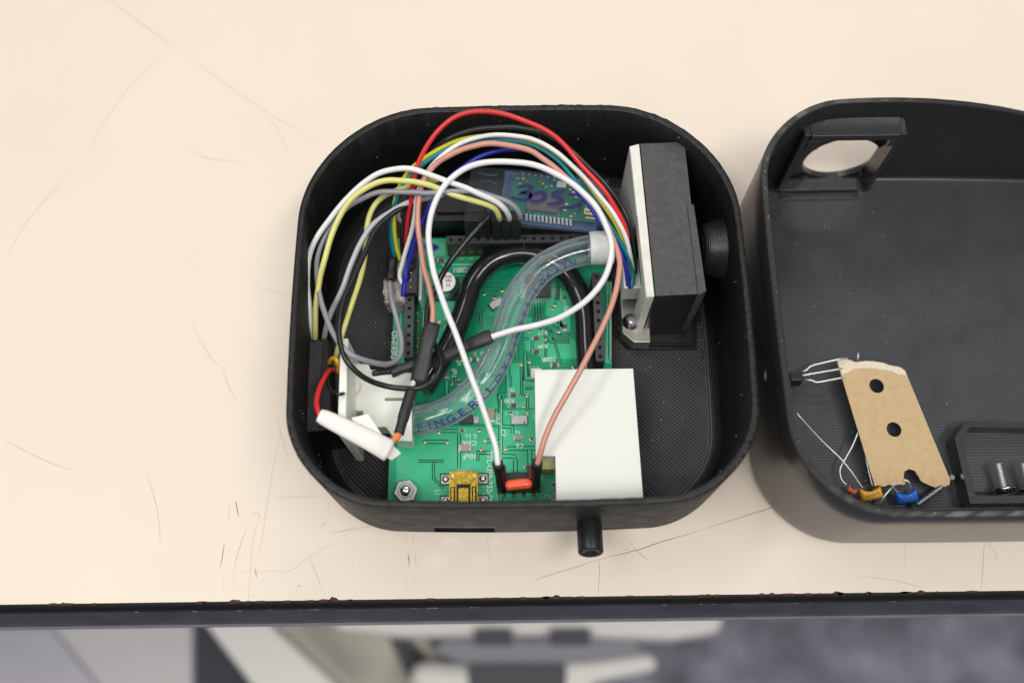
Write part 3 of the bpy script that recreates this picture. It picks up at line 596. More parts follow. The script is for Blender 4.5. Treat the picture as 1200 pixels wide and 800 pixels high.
b.strip(pq(ant, ZM+.95), .5, ZM+.96); b.build('antenna', M['goldpad'], mod)
b = MB(); film0 = pq([(552,196),(606,199),(713,211.5),(700.5,274),(610,267),(546,252)], ZM+2.2)
zt, zl = ZM+2.35, ZM-1.5
top = [b.av((p[0],p[1],zt+.25*noise.noise(V((p[0]*.3,p[1]*.3,0))))) for p in film0]; bot = [b.av((p[0],p[1],zl)) for p in film0]
b.af(top[::-1]); 
for i in (1,2,4): j = (i+1)%6; b.af((bot[i],bot[j],top[j],top[i]))
cs_ = b.build('clear_sleeve', M['film'], mod)
sv = MB()
sv.tube([V((*p,zt+.1)) for p in pq([(595.4,203),(592,217),(588,232)], ZM+2.2)], .16, 6)
sv.tube([V((*p,zt+.1)) for p in pq([(560,203),(574,206),(584,205)], ZM+2.2)], .22, 6); sv.tube([V((*p,zt+.1)) for p in pq([(563,214),(572,212),(582,216)], ZM+2.2)], .18, 6)
tag(sv.build('sleeve_fold', M['film'], mod), kind='stuff')
b = MB()
def ink(pts, wd=.85):
    q = cr([V((*P(570+x/7.27,180+y/7.27,zt).xy, 0)) for x,y in pts], 6); b.strip(q, lambda t: wd*(1-.35*abs(2*t-1)**3), zt+.3)
ink([(262,292),(330,276),(388,292),(350,322),(300,338),(362,345),(378,368),(330,388),(262,388),(212,372)])
ink([(385,335),(372,365),(388,402),(440,405),(495,378),(498,345),(460,330),(395,350),(362,385)])
ink([(655,330),(590,332),(568,352),(612,372),(640,395),(600,425),(520,432)])
ink([(690,352),(770,358),(815,385),(800,425),(740,455),(610,472)])
b.build('handwritten_number', M['ink'], mod)

# ================================================================== HOSES
cp = [(472,495,14),(498,491,14.3),(524,482,15.5),(548,466,17.5),(570,442,19.3),(586,412,20.3),(596,380,21),(609,347,21.6),(631,318,22.5),(660,301,23.3),(688,293,23.6),(704,291,23.6)]
cpts = cr([P(*q) for q in cp], 9)
ch = thing('clear_hose', P(590,410,ZB), 'clear vinyl hose with blue printing curving across the green board', 'hose')
b = MB(); b.tube(cpts, lambda t: 3.85+.05*math.sin(t*23), 48, cap=False, up=(0,0,1)); b.build('outer_wall', M['tubeclear'], ch)
b = MB(); b.tube(cpts, 2.55, 28, cap=False, up=(0,0,1)); b.build('bore', M['tubeclear'], ch)
arcl = [0]
for i in range(1, len(cpts)): arcl.append(arcl[-1]+(cpts[i]-cpts[i-1]).length)
def onhose(s, w, ph0=R_(46), rad=3.88):
    s = max(0, min(arcl[-1]-.01, s)); i = 0
    while arcl[i+1] < s: i += 1
    t = (s-arcl[i])/(arcl[i+1]-arcl[i]); p = cpts[i].lerp(cpts[i+1], t)
    t0 = (cpts[i+1]-cpts[max(i-1,0)]).normalized(); t1 = (cpts[min(i+2,len(cpts)-1)]-cpts[i]).normalized(); T = t0.lerp(t1, t).normalized()
    up = (V((0,0,1))-T*T.z).normalized(); side = T.cross(up); ph = ph0+R_(16)*min(1,s/38)-w/rad
    return p+(up*math.cos(ph)+side*math.sin(ph))*rad
s0 = 3.0
for word, wd in tuple((c, 2.0 if c in 'I-' else 3.1) for c in 'FINGER-LOKFINGER-LOKFIN'):
    text(word, (0,0), 3.3 if s0 < 24 else 2.7, 0, M['blueprint'], ch, 'printed_letter', wide=1.0, mapfn=lambda x, y, s0=s0+wd/2: onhose(s0+x, y)); s0 += wd
bh_ = thing('black_hose', P(640,400,ZB), 'glossy black rubber hose looping over the board under the clear hose', 'hose')
bp_ = [(692,606,16.5),(691,570,15),(690,520,13),(689,450,12.6),(687,400,12.4),(684,362,12.6),(669,326,13),(645,305,13.6),(612,297,13.8),(579,305,13.6),(555,330,13.2),(543,366,13),(528,401,13),(510,434,13),(496,456,13)]
b = MB(); b.tube(cr([P(*q) for q in bp_], 8), 2.95, 28, cap=True, up=(0,0,1)); b.build('rubber_wall', M['tubeblack'], bh_)
# ================================================================== DUST SENSOR
ZS = 34
sp0 = P(780,300,6); sen = thing('dust_sensor', (sp0.x,sp0.y,5.4), 'grey-black foam-covered sensor with a tin back standing in the tray', 'sensor')
b = MB(); bodypx = [(750,169.5),(802,167.5),(821,345),(768,347.5)]; poly = pq(bodypx, ZS)
b.prism(poly, 5.6, ZS-.05); b.build('body', M['foamside'], sen, bevel=.15)
b = MB(); b.prism([((p[0]),(p[1])) for p in poly], ZS, ZS+.5); b.build('foam_top', M['foam'], sen, bevel=.15)
b = MB(); b.prism(pq([(804.5,242),(812.4,241.5),(827,343),(817.5,347.5)], ZS), 9, ZS+1.1); b.build('side_flange', M['foam'], sen, bevel=.25)
b = MB(); mpx = [(736.5,172),(739,169),(749.2,168),(767.2,347.5),(757,347.5)]; mq = pq(mpx, ZS)
b.prism(pq([(737.5,171),(749.2,168.3),(757.5,250),(746,252)], ZS), 5.8, ZS-.35)
b.prism(pq([(746.8,252.3),(757.5,250.3),(767.3,347.3),(757,347.6)], ZS), 29.5, ZS-.35)
b.prism(pq([(755.2,322),(764.8,322),(767.2,346.8),(757.2,347)], ZS), 5.8, 29.4)
b.build('tin_shell', M['metal'], sen, bevel=.25)
b = MB(); b.prism(pq([(737.8,171.5),(749,168.6),(767,347),(757.4,347)], ZS), ZS-.3, ZS); b.build('tin_top_edge', M['metaledge'], sen, bevel=.12)
b = MB(); b.prism(pq([(752.5,252.5),(757,252.5),(764,321),(759,321)], ZS), 6, 29.3); b.build('sensor_board', M['mask'], sen)
b = MB(); q = P(741,335,20); b.cur = 0; b.box(q.x-2.6,q.x+2.6,q.y-1.6,q.y+9.5,14.5,20.5); 
b.box(q.x-2.6,q.x+2.6,q.y-1.7,q.y-1.0,20.5,22.5); b.box(q.x-2.6,q.x-2.0,q.y-1.0,q.y+9.5,20.5,22.5); b.build('connector', M['whiteplastic'], sen, bevel=.15)
b = MB(); fx = P(744,385,10); b.prism([(fx.x-3.6,fx.y-1.5),(fx.x-.6,fx.y-4.4),(fx.x+4,fx.y-4.4),(fx.x+4,fx.y+10),(fx.x-3.6,fx.y+10)], 5.8, 11); b.build('tin_foot', M['tinfoot'], sen, bevel=.3)
b = MB(); b.lathe((fx.x-1.2,fx.y+1.4,11),(-.25,-.25,1),[(2.4,0),(2.4,.6),(1.7,1.4),(0,1.9)],20); b.build('foot_screw', M['chrome'], sen)
b = MB(); c0 = P(690.5,291,23.6); c1 = P(719,290,23.6)
b.lathe(c0,(c1-c0),[(3.9,0),(4.45,.2),(4.5,1),(4.5,(c1-c0).length-.3),(4.0,(c1-c0).length)],32); b.build('hose_coupler', M['coupler'], sen)
b = MB(); b.cyl(c1, c1+V((7.5,0,0)), 2.6, n=20); b.build('inlet_pipe', M['foamside'], sen)

# ================================================================== WHITE COVER BOARD
wq = P(690,510,20); wb = thing('white_board', (wq.x,wq.y,ZB+.1), 'plain white rectangular foam board lying over the black hose', 'foam board')
q1 = pq([(626.5,433),(742,431.5),(754.5,592),(652,592),(650.8,534),(627.8,534)], 20)
b = MB(); b.prism([(x,max(y,42.3)) for x,y in q1], 16.4, 20); b.build('foam_sheet', M['foamwhite'], wb, bevel=.12)
b = MB(); q = pq([(634,530),(652,530),(652,549.5),(634,549.5)], 16.3); b.prism([(x,y) for x,y in q], ZB+1.6, 16.3); b.build('tape_pad', M['olive'], wb, bevel=.1)
b = MB(); q = pq([(700,440),(735,440),(745,590),(712,580)], 12); b.prism([(x,max(y,44)) for x,y in q], ZB+.1, 16.35); b.build('spacer', M['foamwhite'], wb)

# ================================================================== MILKY NYLON BRACKET
nq = P(440,470,12); ny = thing('nylon_bracket', (nq.x,nq.y,2.4), 'milky white plastic bracket with a slot in the left of the tray', 'bracket')
b = MB(); q = pq([(403,424),(432,427),(434,433),(482,437),(483,517),(464,516),(452,500),(405,500)], 18); b.prism(q, 11, 18); pl = b.build('plate', M['nylon'], ny)
b = MB(); q = pq([(451,465.8),(475,465.3),(475,469.2),(451,469.2)], 18); b.prism(q, 8, 20); c1_ = b.build('c', M['nylon'])
b = MB(); q = P(415,490,18); b.box(q.x-2.2,q.x+2.2,q.y-2,q.y+2,12.5,20); c2_ = b.build('c', M['nylon'])
cut(pl, [c1_, c2_]); bv = pl.modifiers.new('bevel','BEVEL'); bv.width = .0003; bv.segments = 2; bv.limit_method = 'ANGLE'
b = MB(); q = pq([(399,396),(408,396),(405,508),(395,508)], 32); b.prism(q, 2.5, 32); b.build('upright', M['nylon'], ny, bevel=.3)
b = MB(); bs = P(412,452,18.8); b.lathe((bs.x,bs.y,18.02),(0,0,1),[(2.4,0),(2.3,1.1),(1.0,1.15),(.9,.2),(0,.2)],24); b.build('boss', M['paper'], ny)
b = MB(); b.cyl((bs.x+.1,bs.y-.1,18.25),(bs.x+.1,bs.y-.1,18.6),.62,n=14); b.build('boss_pin', M['goldpad'], ny)
b = MB(); q = P(414,489,15); b.lathe((q.x,q.y,12.6),(0,0,1),[(1.5,0),(1.5,2.6),(1.1,3.1),(.4,3.1),(.35,2.5),(0,2.5)],18); b.build('recessed_screw', M['steel'], ny)

# ================================================================== GLUE, PLUGS
gq = P(463,342,12); g = MB()
q = pq([(451,330),(456,318),(476,322),(477,356),(452,357),(450,345)], 14)
g.prism(q, ZB+.1, 15.5)
gl = g.build('glue_lump', M['glue']); tag(gl, 'pinkish lump of hot glue on the left board edge under a black plug', 'glue lump')
sb = gl.modifiers.new('sub','SUBSURF'); sb.subdivision_type = 'SIMPLE'; sb.levels = sb.render_levels = 4
tx = bpy.data.textures.new('gluenoise','CLOUDS'); tx.noise_scale = .0025
dp = gl.modifiers.new('disp','DISPLACE'); dp.texture = tx; dp.strength = .0016; dp.mid_level = .5; dp.texture_coords = 'LOCAL'
gl.data.polygons.foreach_set('use_smooth',[True]*len(gl.data.polygons))
GRIB = 'thin coloured wires between the sensor and the left header'
GTHR = 'three-wire sets from the black plug block to the left side'

dh = P(594,257,29); dup = thing('plug_block', (dh.x,dh.y,16.6), 'black plug block holding yellow, white and grey wire ends above the board', 'plug')
b = MB(); w3 = 2.62
for i in range(3): b.box(dh.x-4+i*w3-.15, dh.x-4+(i+1)*w3-.22, dh.y, dh.y+2.6, 16.7, 29)
b.build('housing', M['header'], dup, bevel=.15)
b = MB(); b.box(dh.x-11.5,dh.x-4.4,dh.y+.6,dh.y+3.2,16.7,27); b.build('blank_housing', M['header'], dup, bevel=.2)
b = MB(); q = P(614,290,16.8); b.box(q.x-.12,q.x+.12,q.y-.4,q.y-.2,12.5,22); b.build('plug_pin', M['board_teal'], dup)
b = MB(); q0 = P(500,225,14); q1_ = P(590,225,14); b.box(q0.x,q1_.x,BY1-22,BY1-9,2.6,15.5); b.box(q0.x+3,q1_.x-5,BY1-20,BY1-12,15.5,16.8)
rb = tag(b.build('relay_block', M['header'], bevel=.4), 'black rectangular component in shade behind the plug block near the far wall', 'component')
b = MB(); q = P(484,275,18); q2 = P(484,345,18); x = q.x
b.cur = 0; b.box(x-1.4,x+1.35,q2.y,q.y,16.6,19.2); b.cur = 1
for i in range(8): b.box(x-.25,x+.05,q2.y+1.3+i*2.1-.15,q2.y+1.3+i*2.1+.15,19.2,19.9)
pt = b.build('pin_strip', [M['header'],M['goldpad']], None, bevel=.05); tag(pt, 'black pin strip with bright pin tips plugged into the left header', 'pin strip')
b = MB(); q = P(493,300,15); q2 = P(492.5,352,15); b.box(q2.x-.4,q2.x+.4,q2.y,q.y,ZB+.1,15.5); tag(b.build('divider_strip', M['coupler']), 'thin grey translucent strip standing beside the left header', 'strip')
b = MB(); b.strip(cr([V((*P(u,v,ZB).xy,0)) for u,v in ((494,287),(501,290),(507,288),(512,290),(507,293))],5), 1.3, ZB+.09); b.build('marker_scribble', M['blue'], board)

# ================================================================== WIRES
def wire(pts, r, mt, label, group=None, name='jumper_wire', kids=(), closed=False):
    p3 = [P(*q) for q in pts]; fine = cr(p3, 7)
    sd = random.random()*50
    for i_ in range(4, len(fine)-4): q_ = fine[i_]*.16; fine[i_] = fine[i_]+V((noise.noise(q_+V((sd,0,0))), noise.noise(q_+V((0,sd,0))), noise.noise(q_+V((0,0,sd)))))*.17
    base_ = p3[0].copy(); root = thing(name, base_, label, 'wire', group)
    b = MB(); b.tube(fine, r, 12); b.build('insulation', M[mt], root)
    for k in fine:
        if BX0-2 < k.x < BX1 and k.z < BH+.6 and (k.y > BY1-2.2 or k.y < BY0+2): print('WALL HIT', label[:20], [round(c,1) for c in k]); break
    return root
def sleeve(parent, pts, r, flat=1.0, mt='shrink', name='heat_shrink_sleeve', up=(0,0,1), n=20, fn=None):
    f = cr([P(*q) for q in pts], 6); b = MB(); b.tube(f, (fn or (lambda t: r*(.93+.07*math.sin(t*9)+.04*noise.noise(V((t*7,r,0)))))), n, flat=flat, up=up); return b.build(name, M[mt], parent)

wire([(474,296,18.5),(476,272,25),(480,245,31),(484,215,37),(493,185,41),(510,157,44.5),(535,137,46.5),(565,131,47),(600,137,46.5),(647,157,44),(680,192,41),(707,222,38),(730,260,33),(736,285,28),(739,318,22.5)], .62, 'red',
     'bright red wire arching highest over the far rim side', GRIB)
wire([(472,297,18),(471,275,25),(476,245,30),(487,212,35),(505,180,38),(525,163,41),(552,153,42),(592,149,42.5),(630,154,42),(657,167,41),(682,188,39),(706,212,37),(726,238,34),(738,265,31),(743,292,27),(744,320,22.5)], .6, 'pvcblack',
     'thin black wire just outside the red one at the sensor', GRIB)
wire([(469.5,306,17.5),(464,285,22),(461.5,262,27),(463.5,232,32),(475,207,35.5),(492,189,38),(530,167,40),(564,159.5,40.5),(600,159.5,40.5),(640,172,39),(672,197,38),(700,230,36),(722,264,32),(735,295,27),(740,326,22)], .6, 'gold_y',
     'strong yellow wire beside the teal one in the ribbon arch', GRIB)
wire([(463,302,17.5),(459,284,22),(458.5,262,27),(461,245,30),(471,219,34),(490,197,37),(517,179,39),(547,168,40),(575,163.5,39),(600,165,38.5),(625,170,38),(651,186,37),(675,212,36),(700,243,34),(720,273,31),(736,300,27),(741,318,24),(740,338,22)], .62, 'teal',
     'teal blue wire in the ribbon arch ending at the sensor plug', GRIB)
wire([(471.6,332.6,17.5),(468,322,18.5),(472,306,21),(480,280,26),(486,255,31),(490,225,35.5),(505,196,39),(525,177,41.5),(547,165,42),(575,158.5,42),(600,158.5,41.5),(625,164,41),(650,177,40),(675,198,39),(700,226,37),(720,252,34.5),(733,278,31),(740,305,26),(742,325,22.5)], .62, 'white',
     'thin white wire lying between the teal and red wires', GRIB)
wire([(473,345,17),(474,330,19),(478,312,21),(485,287,25),(495,260,29),(506,235,32),(525,210,34.5),(542,196,36),(567,182,37),(592,175.5,37),(622,178,36),(650,196,34.5),(680,228,33),(704,260,31),(722,285,29),(732,308,26),(738,338,22)], .62, 'blue',
     'royal blue wire passing under the white arch to the sensor plug', GRIB)
bw = [o for o in sc.objects if o.get('label','').startswith('royal')][0]
sleeve(bw, [(473,347,16.9),(474.3,333,18.6),(476,322,20)], .85, mt='blue', name='end_cap')
# salmon wire with its flat sleeve
sw = wire([(506,384,27),(507.5,362,28),(503,336,30),(496,308,31.5),(490.5,272,33.5),(490,242,36),(495,216,38.5),(510,194,41),(530,180,43),(555,171,43.5),(580,168.5,43),(617,175,42.5),(637,187,41.5),(662,207,40.5),(687,230,39.5),(705,253,38.5),(717,276,37),(725,300,36),(726,318,35.5),(717,358,33.5),(700,395,32),(675,443,30),(650,487,27),(636,522,24.5),(629,546,22)], .74, 'salmon',
     'salmon pink wire looping from the flat black sleeve to the red link')
sleeve(sw, [(507,379,27),(501,400,26.8),(497,420,26),(490,448,25)], 2.15, flat=.5)
sleeve(sw, [(629.5,541,22.5),(628,556,18),(626.5,569,14)], 1.45, mt='header', name='plug_sleeve')
ws = wire([(583.5,545,22),(580,520,23.5),(572,496,25),(560,462,27.5),(546,424,30),(532,386,32),(516,344,34),(506,308,35.5),(502.5,275,37),(506.5,246,38.5),(519,220,40),(540,201,41.5),(562,192,42.5),(590,189.5,43),(625,193.5,42.5),(657,207,41.5),(682,225,40.5),(700,245,39.5),(712,270,38),(716.5,296,37),(708,326,35.5),(688,351,33),(662,369,30.5),(632,380,28),(600,387,26.5),(572,396,25.5)], .78, 'white',
     'thick white wire looping right round from the red link to a grey sleeve')
sleeve(ws, [(576,393.5,25.6),(560,400,24.8),(543,407,23.5),(520,418,21.5),(508,430,20)], 1.95, flat=.62)
sleeve(ws, [(583.2,543,22.3),(586,557,18),(589,572,14)], 1.45, mt='header', name='plug_sleeve')
# left three-wire sets
wire([(597,257,28),(596,252,31),(591,244,34),(580,235.5,36),(560,227,38),(544,219.5,39),(525,213,40),(507,206,41),(482,198,41.5),(460,199,41),(437,207,40),(414,225,38),(392,250,35.5),(372,278,33),(362,302,31),(359.5,330,29),(362,358,27),(367,392,23),(370,410,14)], .74, 'white',
     'white wire arching from the plug block to the far left wall', GTHR)
wire([(585.5,257,28),(584.5,252,31),(580,245,33.5),(570,240,35),(552,234.5,36.5),(531,228.5,38),(515,221.5,39),(500,216.5,40.5),(480,212.5,41.5),(455,211.5,41.5),(435,217,41),(415,230,40),(400,250,38),(387,281,35.5),(380,306,33.5),(374,330,31),(370,358,28.5),(369,392,24),(371,412,14)], .76, 'yellow',
     'pale yellow wire arching from the plug block down behind the block', GTHR)
wire([(610,257,28),(609.5,252,31),(604,243,33.5),(592,235,35),(575,229,36),(556,224.3,37.5),(531,224,38.5),(500,226,39),(485,225,39),(450,225,38.5),(428,231,37.5),(405,245,35),(385,270,32),(373,297,30),(371,322,29.5),(377,356,30.5),(387,384,32.5),(398,402,34.3),(413,416.5,34.5),(435,424,31),(455,426.5,26),(467,420,22.5),(471,403,20),(466,379,18.5),(459,352,18),(456.5,330,17.5)], .70, 'grey',
     'mid grey wire swinging from plug block round the left side and back', GTHR)
sleeve([o for o in sc.objects if o.get('label','').startswith('mid grey')][0], [(457.5,328,17.3),(459,315,17.6),(460,303,17.8)], 1.6, mt='header', name='plug_sleeve')
wire([(513,211,35),(495,214,35),(470,220.5,34),(447,232,32.5),(434,250,31),(429,278,29),(427,305,26),(419,337,22),(406,376,18.5),(396,408,17),(392,424,15.5),(389,432,13)], .74, 'yellow',
     'shorter pale yellow wire dropping to the left bracket', 'second set of wires going to the left bracket')
wire([(520,228,32),(505,231.5,32.5),(480,237,32.5),(460,247,32),(436,264,31),(422,286,29.5),(412,308,27.5),(402,337,25),(388,366,22),(381,390,19),(378,404,13)], .74, 'lgrey',
     'light grey wire dropping to the left block between two others', 'second set of wires going to the left bracket')
wire([(492,232,31),(472,243,32),(450,258,32.5),(438,273,32.5),(428,296,32.5),(413,328,33),(401,356,33.5),(397.5,388,34.5),(403,416,35),(418,436,33),(438,447.5,30),(462,454,28),(490,455,27.5),(508,445,26.5),(516.5,428,25),(514,412,23.5),(507.5,401,22.5)], .72, 'pvcblack',
     'long black wire curling over the white bracket into the sleeves')
wire([(574,252,30),(560,267,29.5),(545,285,28.5),(528,307,27),(516,326,25),(506,345,24),(500.5,366,23.5),(501,385,23)], .78, 'pvcblack',
     'black wire running slantwise from the plug block to the flat sleeve')
wire([(484,272,24),(474,262,26),(467,256,26),(468,245,26),(476,238,27),(492,234,28),(512,232,28)], .62, 'grey', 'small dark grey wire curving behind the teal and yellow wires')
k3 = wire([(437,437.5,21),(448,436.5,21.5),(458,435,22)], .75, 'pvcblack', 'short black wire stub in a round sleeve above the white bracket')
sleeve(k3, [(458,436.5,22),(470,432,22),(488,427,21.5)], 1.55)
# sleeve pair below: white core, black sleeve, orange end
k4 = wire([(485,446,25),(483,453,26.5),(480,461,28)], .62, 'white', 'short white wire between the flat sleeve and the round sleeve')
sleeve(k4, [(482,458,28),(475,481,29),(467.5,508,29.5)], 1.5, fn=lambda t: 1.45 if t < .72 else 1.28)
wire([(468.5,505,29.3),(464,513,29.5),(456,519.5,30)], .85, 'orange', 'orange wire end entering the white paper sleeve')
wire([(393,433.5,20),(386,434,25),(380,442,29),(374.5,455,32),(371,470,34),(373,482,35.5),(377,489,35.5)], .62, 'red', 'short red wire beside the ridged block going into paper')
wire([(386,425,22),(388,421,25),(393,420,27),(396.5,425,27),(397,437,22)], .62, 'amber', 'tiny amber wire loop above the red wire at the bracket')
wire([(383,440,24),(385,452,29),(391,460,33.2),(400,461.5,33.4),(408,457,26),(411.5,453.5,19.6)], .42, 'pvcblack', 'thin black wire hooked over the upright into the boss')
# paper sleeve
pr = thing('paper_sleeve', P(415,510,30), 'rolled white paper sleeve resting across the milky bracket', 'paper sleeve')
f = cr([P(*q) for q in ((374,486.5,35.6),(384,491,35.5),(410,504,34.9),(436,517,33.8),(456,528,31.6))], 6)
b = MB(); b.tube(f, lambda t: 1.6+1.15*t**.8, 20, cap=False, flat=.48, up=(0,0,1)); s_ = b.build('roll', M['paper'], pr)
so = s_.modifiers.new('wall','SOLIDIFY'); so.thickness = .00025
b = MB(); q = pq([(412,489),(431,484.5),(455,520),(440,519),(416,503)], 33.4); b.prism(q, 33.0, 33.2); b.build('flap', M['paper'], pr)
b = MB(); e = [P(447,516,33),(P(458,519,32)),(P(470,531,30)),(P(459,539,30.5)),(P(447,532,32))]; i = [b.av(x) for x in e]+[b.av(x-V((0,0,.25))) for x in e]
b.af(i[4::-1]); b.af(i[5:]); [b.af((i[k],i[(k+1)%5],i[5+(k+1)%5],i[5+k])) for k in range(5)]; b.build('open_end', M['paper'], pr)
# red link
lk = thing('red_link', P(607,567,12.6), 'orange-red plastic link bridging the two black plug sleeves', 'link')
f = cr([P(*q) for q in ((592,569.5,16.2),(600,568,16.5),(614,566.5,16.5),(624,566,16.2))], 6); b = MB()
b.tube(f, lambda t: 1.35*math.sqrt(max(.02,1-abs(2*t-1)**6)), 20, flat=.85, up=(0,0,1)); b.build('link_body', M['linkred'], lk)
b = MB(); q = P(608,560,13); b.box(q.x-4.2,q.x+4.2,q.y-1.4,q.y+1.2,12.6,14.6); b.build('link_base', M['header'], lk, bevel=.3)
for u in (591,621):
    b = MB(); q = P(u,556,14); b.box(q.x-.5,q.x+.5,q.y-1.8,q.y+1.8,12.8,18,.1); b.build('red_collar', mat('dark_red_collar_%d' % u, (.12,.008,.008), .4), lk, bevel=.2)

# ================================================================== ENCLOSURE LID
LX0, LX1, LY0, LY1, LH = 62.6, 178.0, 35.3, 145.6, 41.6
lc = ((LX0+LX1)/2, (LY0+LY1)/2); lh = ((LX1-LX0)/2, (LY1-LY0)/2)
lid = thing('plastic_enclosure', (*lc, 0), 'charcoal printed lid lying open side up right of the tray', 'enclosure lid')
def lo(inset):
    out = []
    for p in outline(*lc, lh[0]-.8, lh[1]-.6, 22.5, inset, bow=(.8,0,.8,.6), n=24, m_=30):
        if p.y > lc[1]: p.y -= (.0027 if p.x < 97 else .0005)*(p.x-97)**2*((p.y-lc[1])/lh[1])**1.5
        out.append(p)
    return out
def rimdrop(rg):
    for p in rg:
        if p.y > lc[1] and p.x > 97: p.z -= min(12, .0040*(p.x-97)**2)*((p.y-lc[1])/lh[1])**.5
    return rg
b = MB(); b.loft([ring(lo(2.2),.02), ring(lo(.8),.5), ring(lo(.1),2.4), ring(lo(0),5), ring(lo(0),10), ring(lo(0),15), ring(lo(0),20), ring(lo(0),25), ring(lo(0),31), rimdrop(ring(lo(0),LH-.6,.05)), rimdrop(ring(lo(.3),LH,.08)), rimdrop(ring(lo(1.4),LH,.08)), rimdrop(ring(lo(1.75),LH-.5)), ring(lo(1.8),30), ring(lo(1.8),24), ring(lo(1.8),18), ring(lo(1.8),12), ring(lo(1.8),4), ring(lo(2.05),3), ring(lo(2.8),2.4)], cap0=True, cap1=True)
ls = b.build('shell', M['lidwall'], lid); cc = []
wy = LY1-.2
def onwall(u, v):
    z0, z1 = 0., 60.
    for _ in range(40):
        zm = (z0+z1)/2
        if P(u,v,zm).y > wy-.0022*(P(u,v,zm).x-97)**2: z0 = zm
        else: z1 = zm
    return P(u,v,z0)
hc = onwall(984,178); print('window', hc)
b = MB(); b.cyl((hc.x,hc.y-14,hc.z),(hc.x,hc.y+8,hc.z), 10.6, n=56); cc.append(b.build('c', M['print']))
for u, v in ((943.5,200.5),(1010,196.5)):
    q = onwall(u,v); b = MB(); b.cyl((q.x,q.y-8,q.z),(q.x,q.y+8,q.z), 1.35, n=20); cc.append(b.build('c', M['print']))
q = P(1194,281.5,2.4); b = MB(); b.cyl((q.x,q.y,-2),(q.x,q.y,6),1.3,n=20); cc.append(b.build('c', M['print']))
zq = 0
for k in range(600):
    z = k*.07
    if P(897,440,z).x <= LX0+.3: zq = z; break
q = P(897,440,zq); b = MB(); b.cyl((LX0-4,q.y,zq),(LX0+1.6,q.y,zq),2.1,n=24); cc.append(b.build('c', M['print']))
cut(ls, cc)
for poly in ls.data.polygons: poly.use_smooth = len(poly.vertices) == 4 and abs(poly.normal.z) < .98
b = MB(); b.lathe((LX0+1.6,q.y,zq),(-1,0,0),[(1.6,0),(1.6,1.3),(.8,1.3),(.7,.6),(0,.6)],20); b.build('screw_insert', M['metaledge'], lid)
b = MB(); fl = [V((p.x,p.y)) for p in lo(3.0)]; i = [b.av((p.x,p.y,2.46)) for p in fl]; b.af(i)
fo = b.build('floor', M['lidfloor'], lid)
bb = MB(); q = P(1194,281.5,2.4); bb.cyl((q.x,q.y,-2),(q.x,q.y,6),1.3,n=20)
# printed lines running across the lid floor
b = MB(); y = LY0+6
while y < LY1-6:
    x0 = LX0+6; x1 = LX1-6
    dy = max(0, abs(y-lc[1])-(lh[1]-26)); sh = 26-math.sqrt(max(0,26*26-dy*dy)) if dy > 0 else 0
    b.strip([(x0+sh+random.uniform(0,30), y), (x1-sh-random.uniform(0,30), y)], .12, 2.49+random.uniform(0,.02)); y += random.choice((1.8,2.7,4.5))
tag(b.build('floor_ridges', M['lidfloor'], lid), kind='stuff')
# far window frame
fr = MB(); yw = LY1-1.6+.6
xa = P(950,145,34).x; xb = P(1053,140,34).x
def fbox(x0, x1, y0, y1, z0, z1): fr.box(x0, x1, y0, y1, z0, z1)
fr.cur = 0
yt = P(957,160,34).y; ylo0 = P(1000,222,4.2).y
fr.hull8([(xa,yt,31.5),(xb,yt,31.5),(xb+.5,yw-.3,31.5),(xa-.5,yw-1.6,31.5),(xa,yt,34),(xb,yt,34),(xb+.5,yw-.3,34.6),(xa-.5,yw-1.6,34.6)])
frame = fr.build('window_frame', M['printlid'], lid, bevel=.2)
b = MB()
for x0_, x1_, y1_ in ((xa-1.9, xa-.2, yw-2.4), (xb+.1, xb+1.7, yw-.6)):
    b.hull8([(x0_,ylo0,2.5),(x1_,ylo0,2.5),(x1_,y1_,2.5),(x0_,y1_,2.5),(x0_,yt+.3,34),(x1_,yt+.3,34),(x1_,y1_,34),(x0_,y1_,34)])
b.box(xa-.2, xa+3.2, yt, yt+1.5, 27, 31.4); b.box(xb-1.8, xb, yt, yt+1.5, 28.5, 31.4); b.build('frame_rib', M['printlid'], frame, bevel=.15)
b = MB(); ylo = P(1000,222,4.2).y; b.box(xa-1.0, xb-1.5, ylo, yw-2.6, 2.45, 4.2); b.box(xa-1.0, xb-1.5, ylo-2.4, ylo-.02, 2.45, 3.0); b.build('bottom_ledge', M['printlid'], frame, bevel=.25)
# ledge bracket near the front
ob = pq([(1131,494),(1119,513),(1137,590),(1300,588),(1300,498)], 8.5); ib = pq([(1137,500),(1126.5,515),(1143.5,580),(1292,579),(1292,503)], 8.5)
b = MB(); b.loft([[V((*p,2.45)) for p in ob],[V((*p,8.5)) for p in ob],[V((*p,8.5)) for p in ib],[V((*p,2.6)) for p in ib]], smooth=False); b.build('clip_bracket', M['printlid'], lid, bevel=.15)
b = MB(); q = pq([(1140,575),(1166,574.5),(1166,577),(1140,578)], 4); b.prism(q, 2.5, 2.7); b.build('bracket_slot', M['hole'], lid)
b = MB()
for i in range(60):
    x = random.uniform(LX0+5, 118); y = random.uniform(LY0+6, LY1-6); s = random.uniform(.03,.08); b.box(x-s,x+s*random.uniform(1,2.5),y-s,y+s,2.55,2.6+s)
for i in range(30):
    ol = lo(1.0)[60:]; p = random.choice(ol); s = random.uniform(.05,.11); b.box(p.x-s,p.x+s,p.y-s,p.y+s,LH-.02,LH+s)
tag(b.build('print_specks', M['nylon'], lid), kind='stuff')
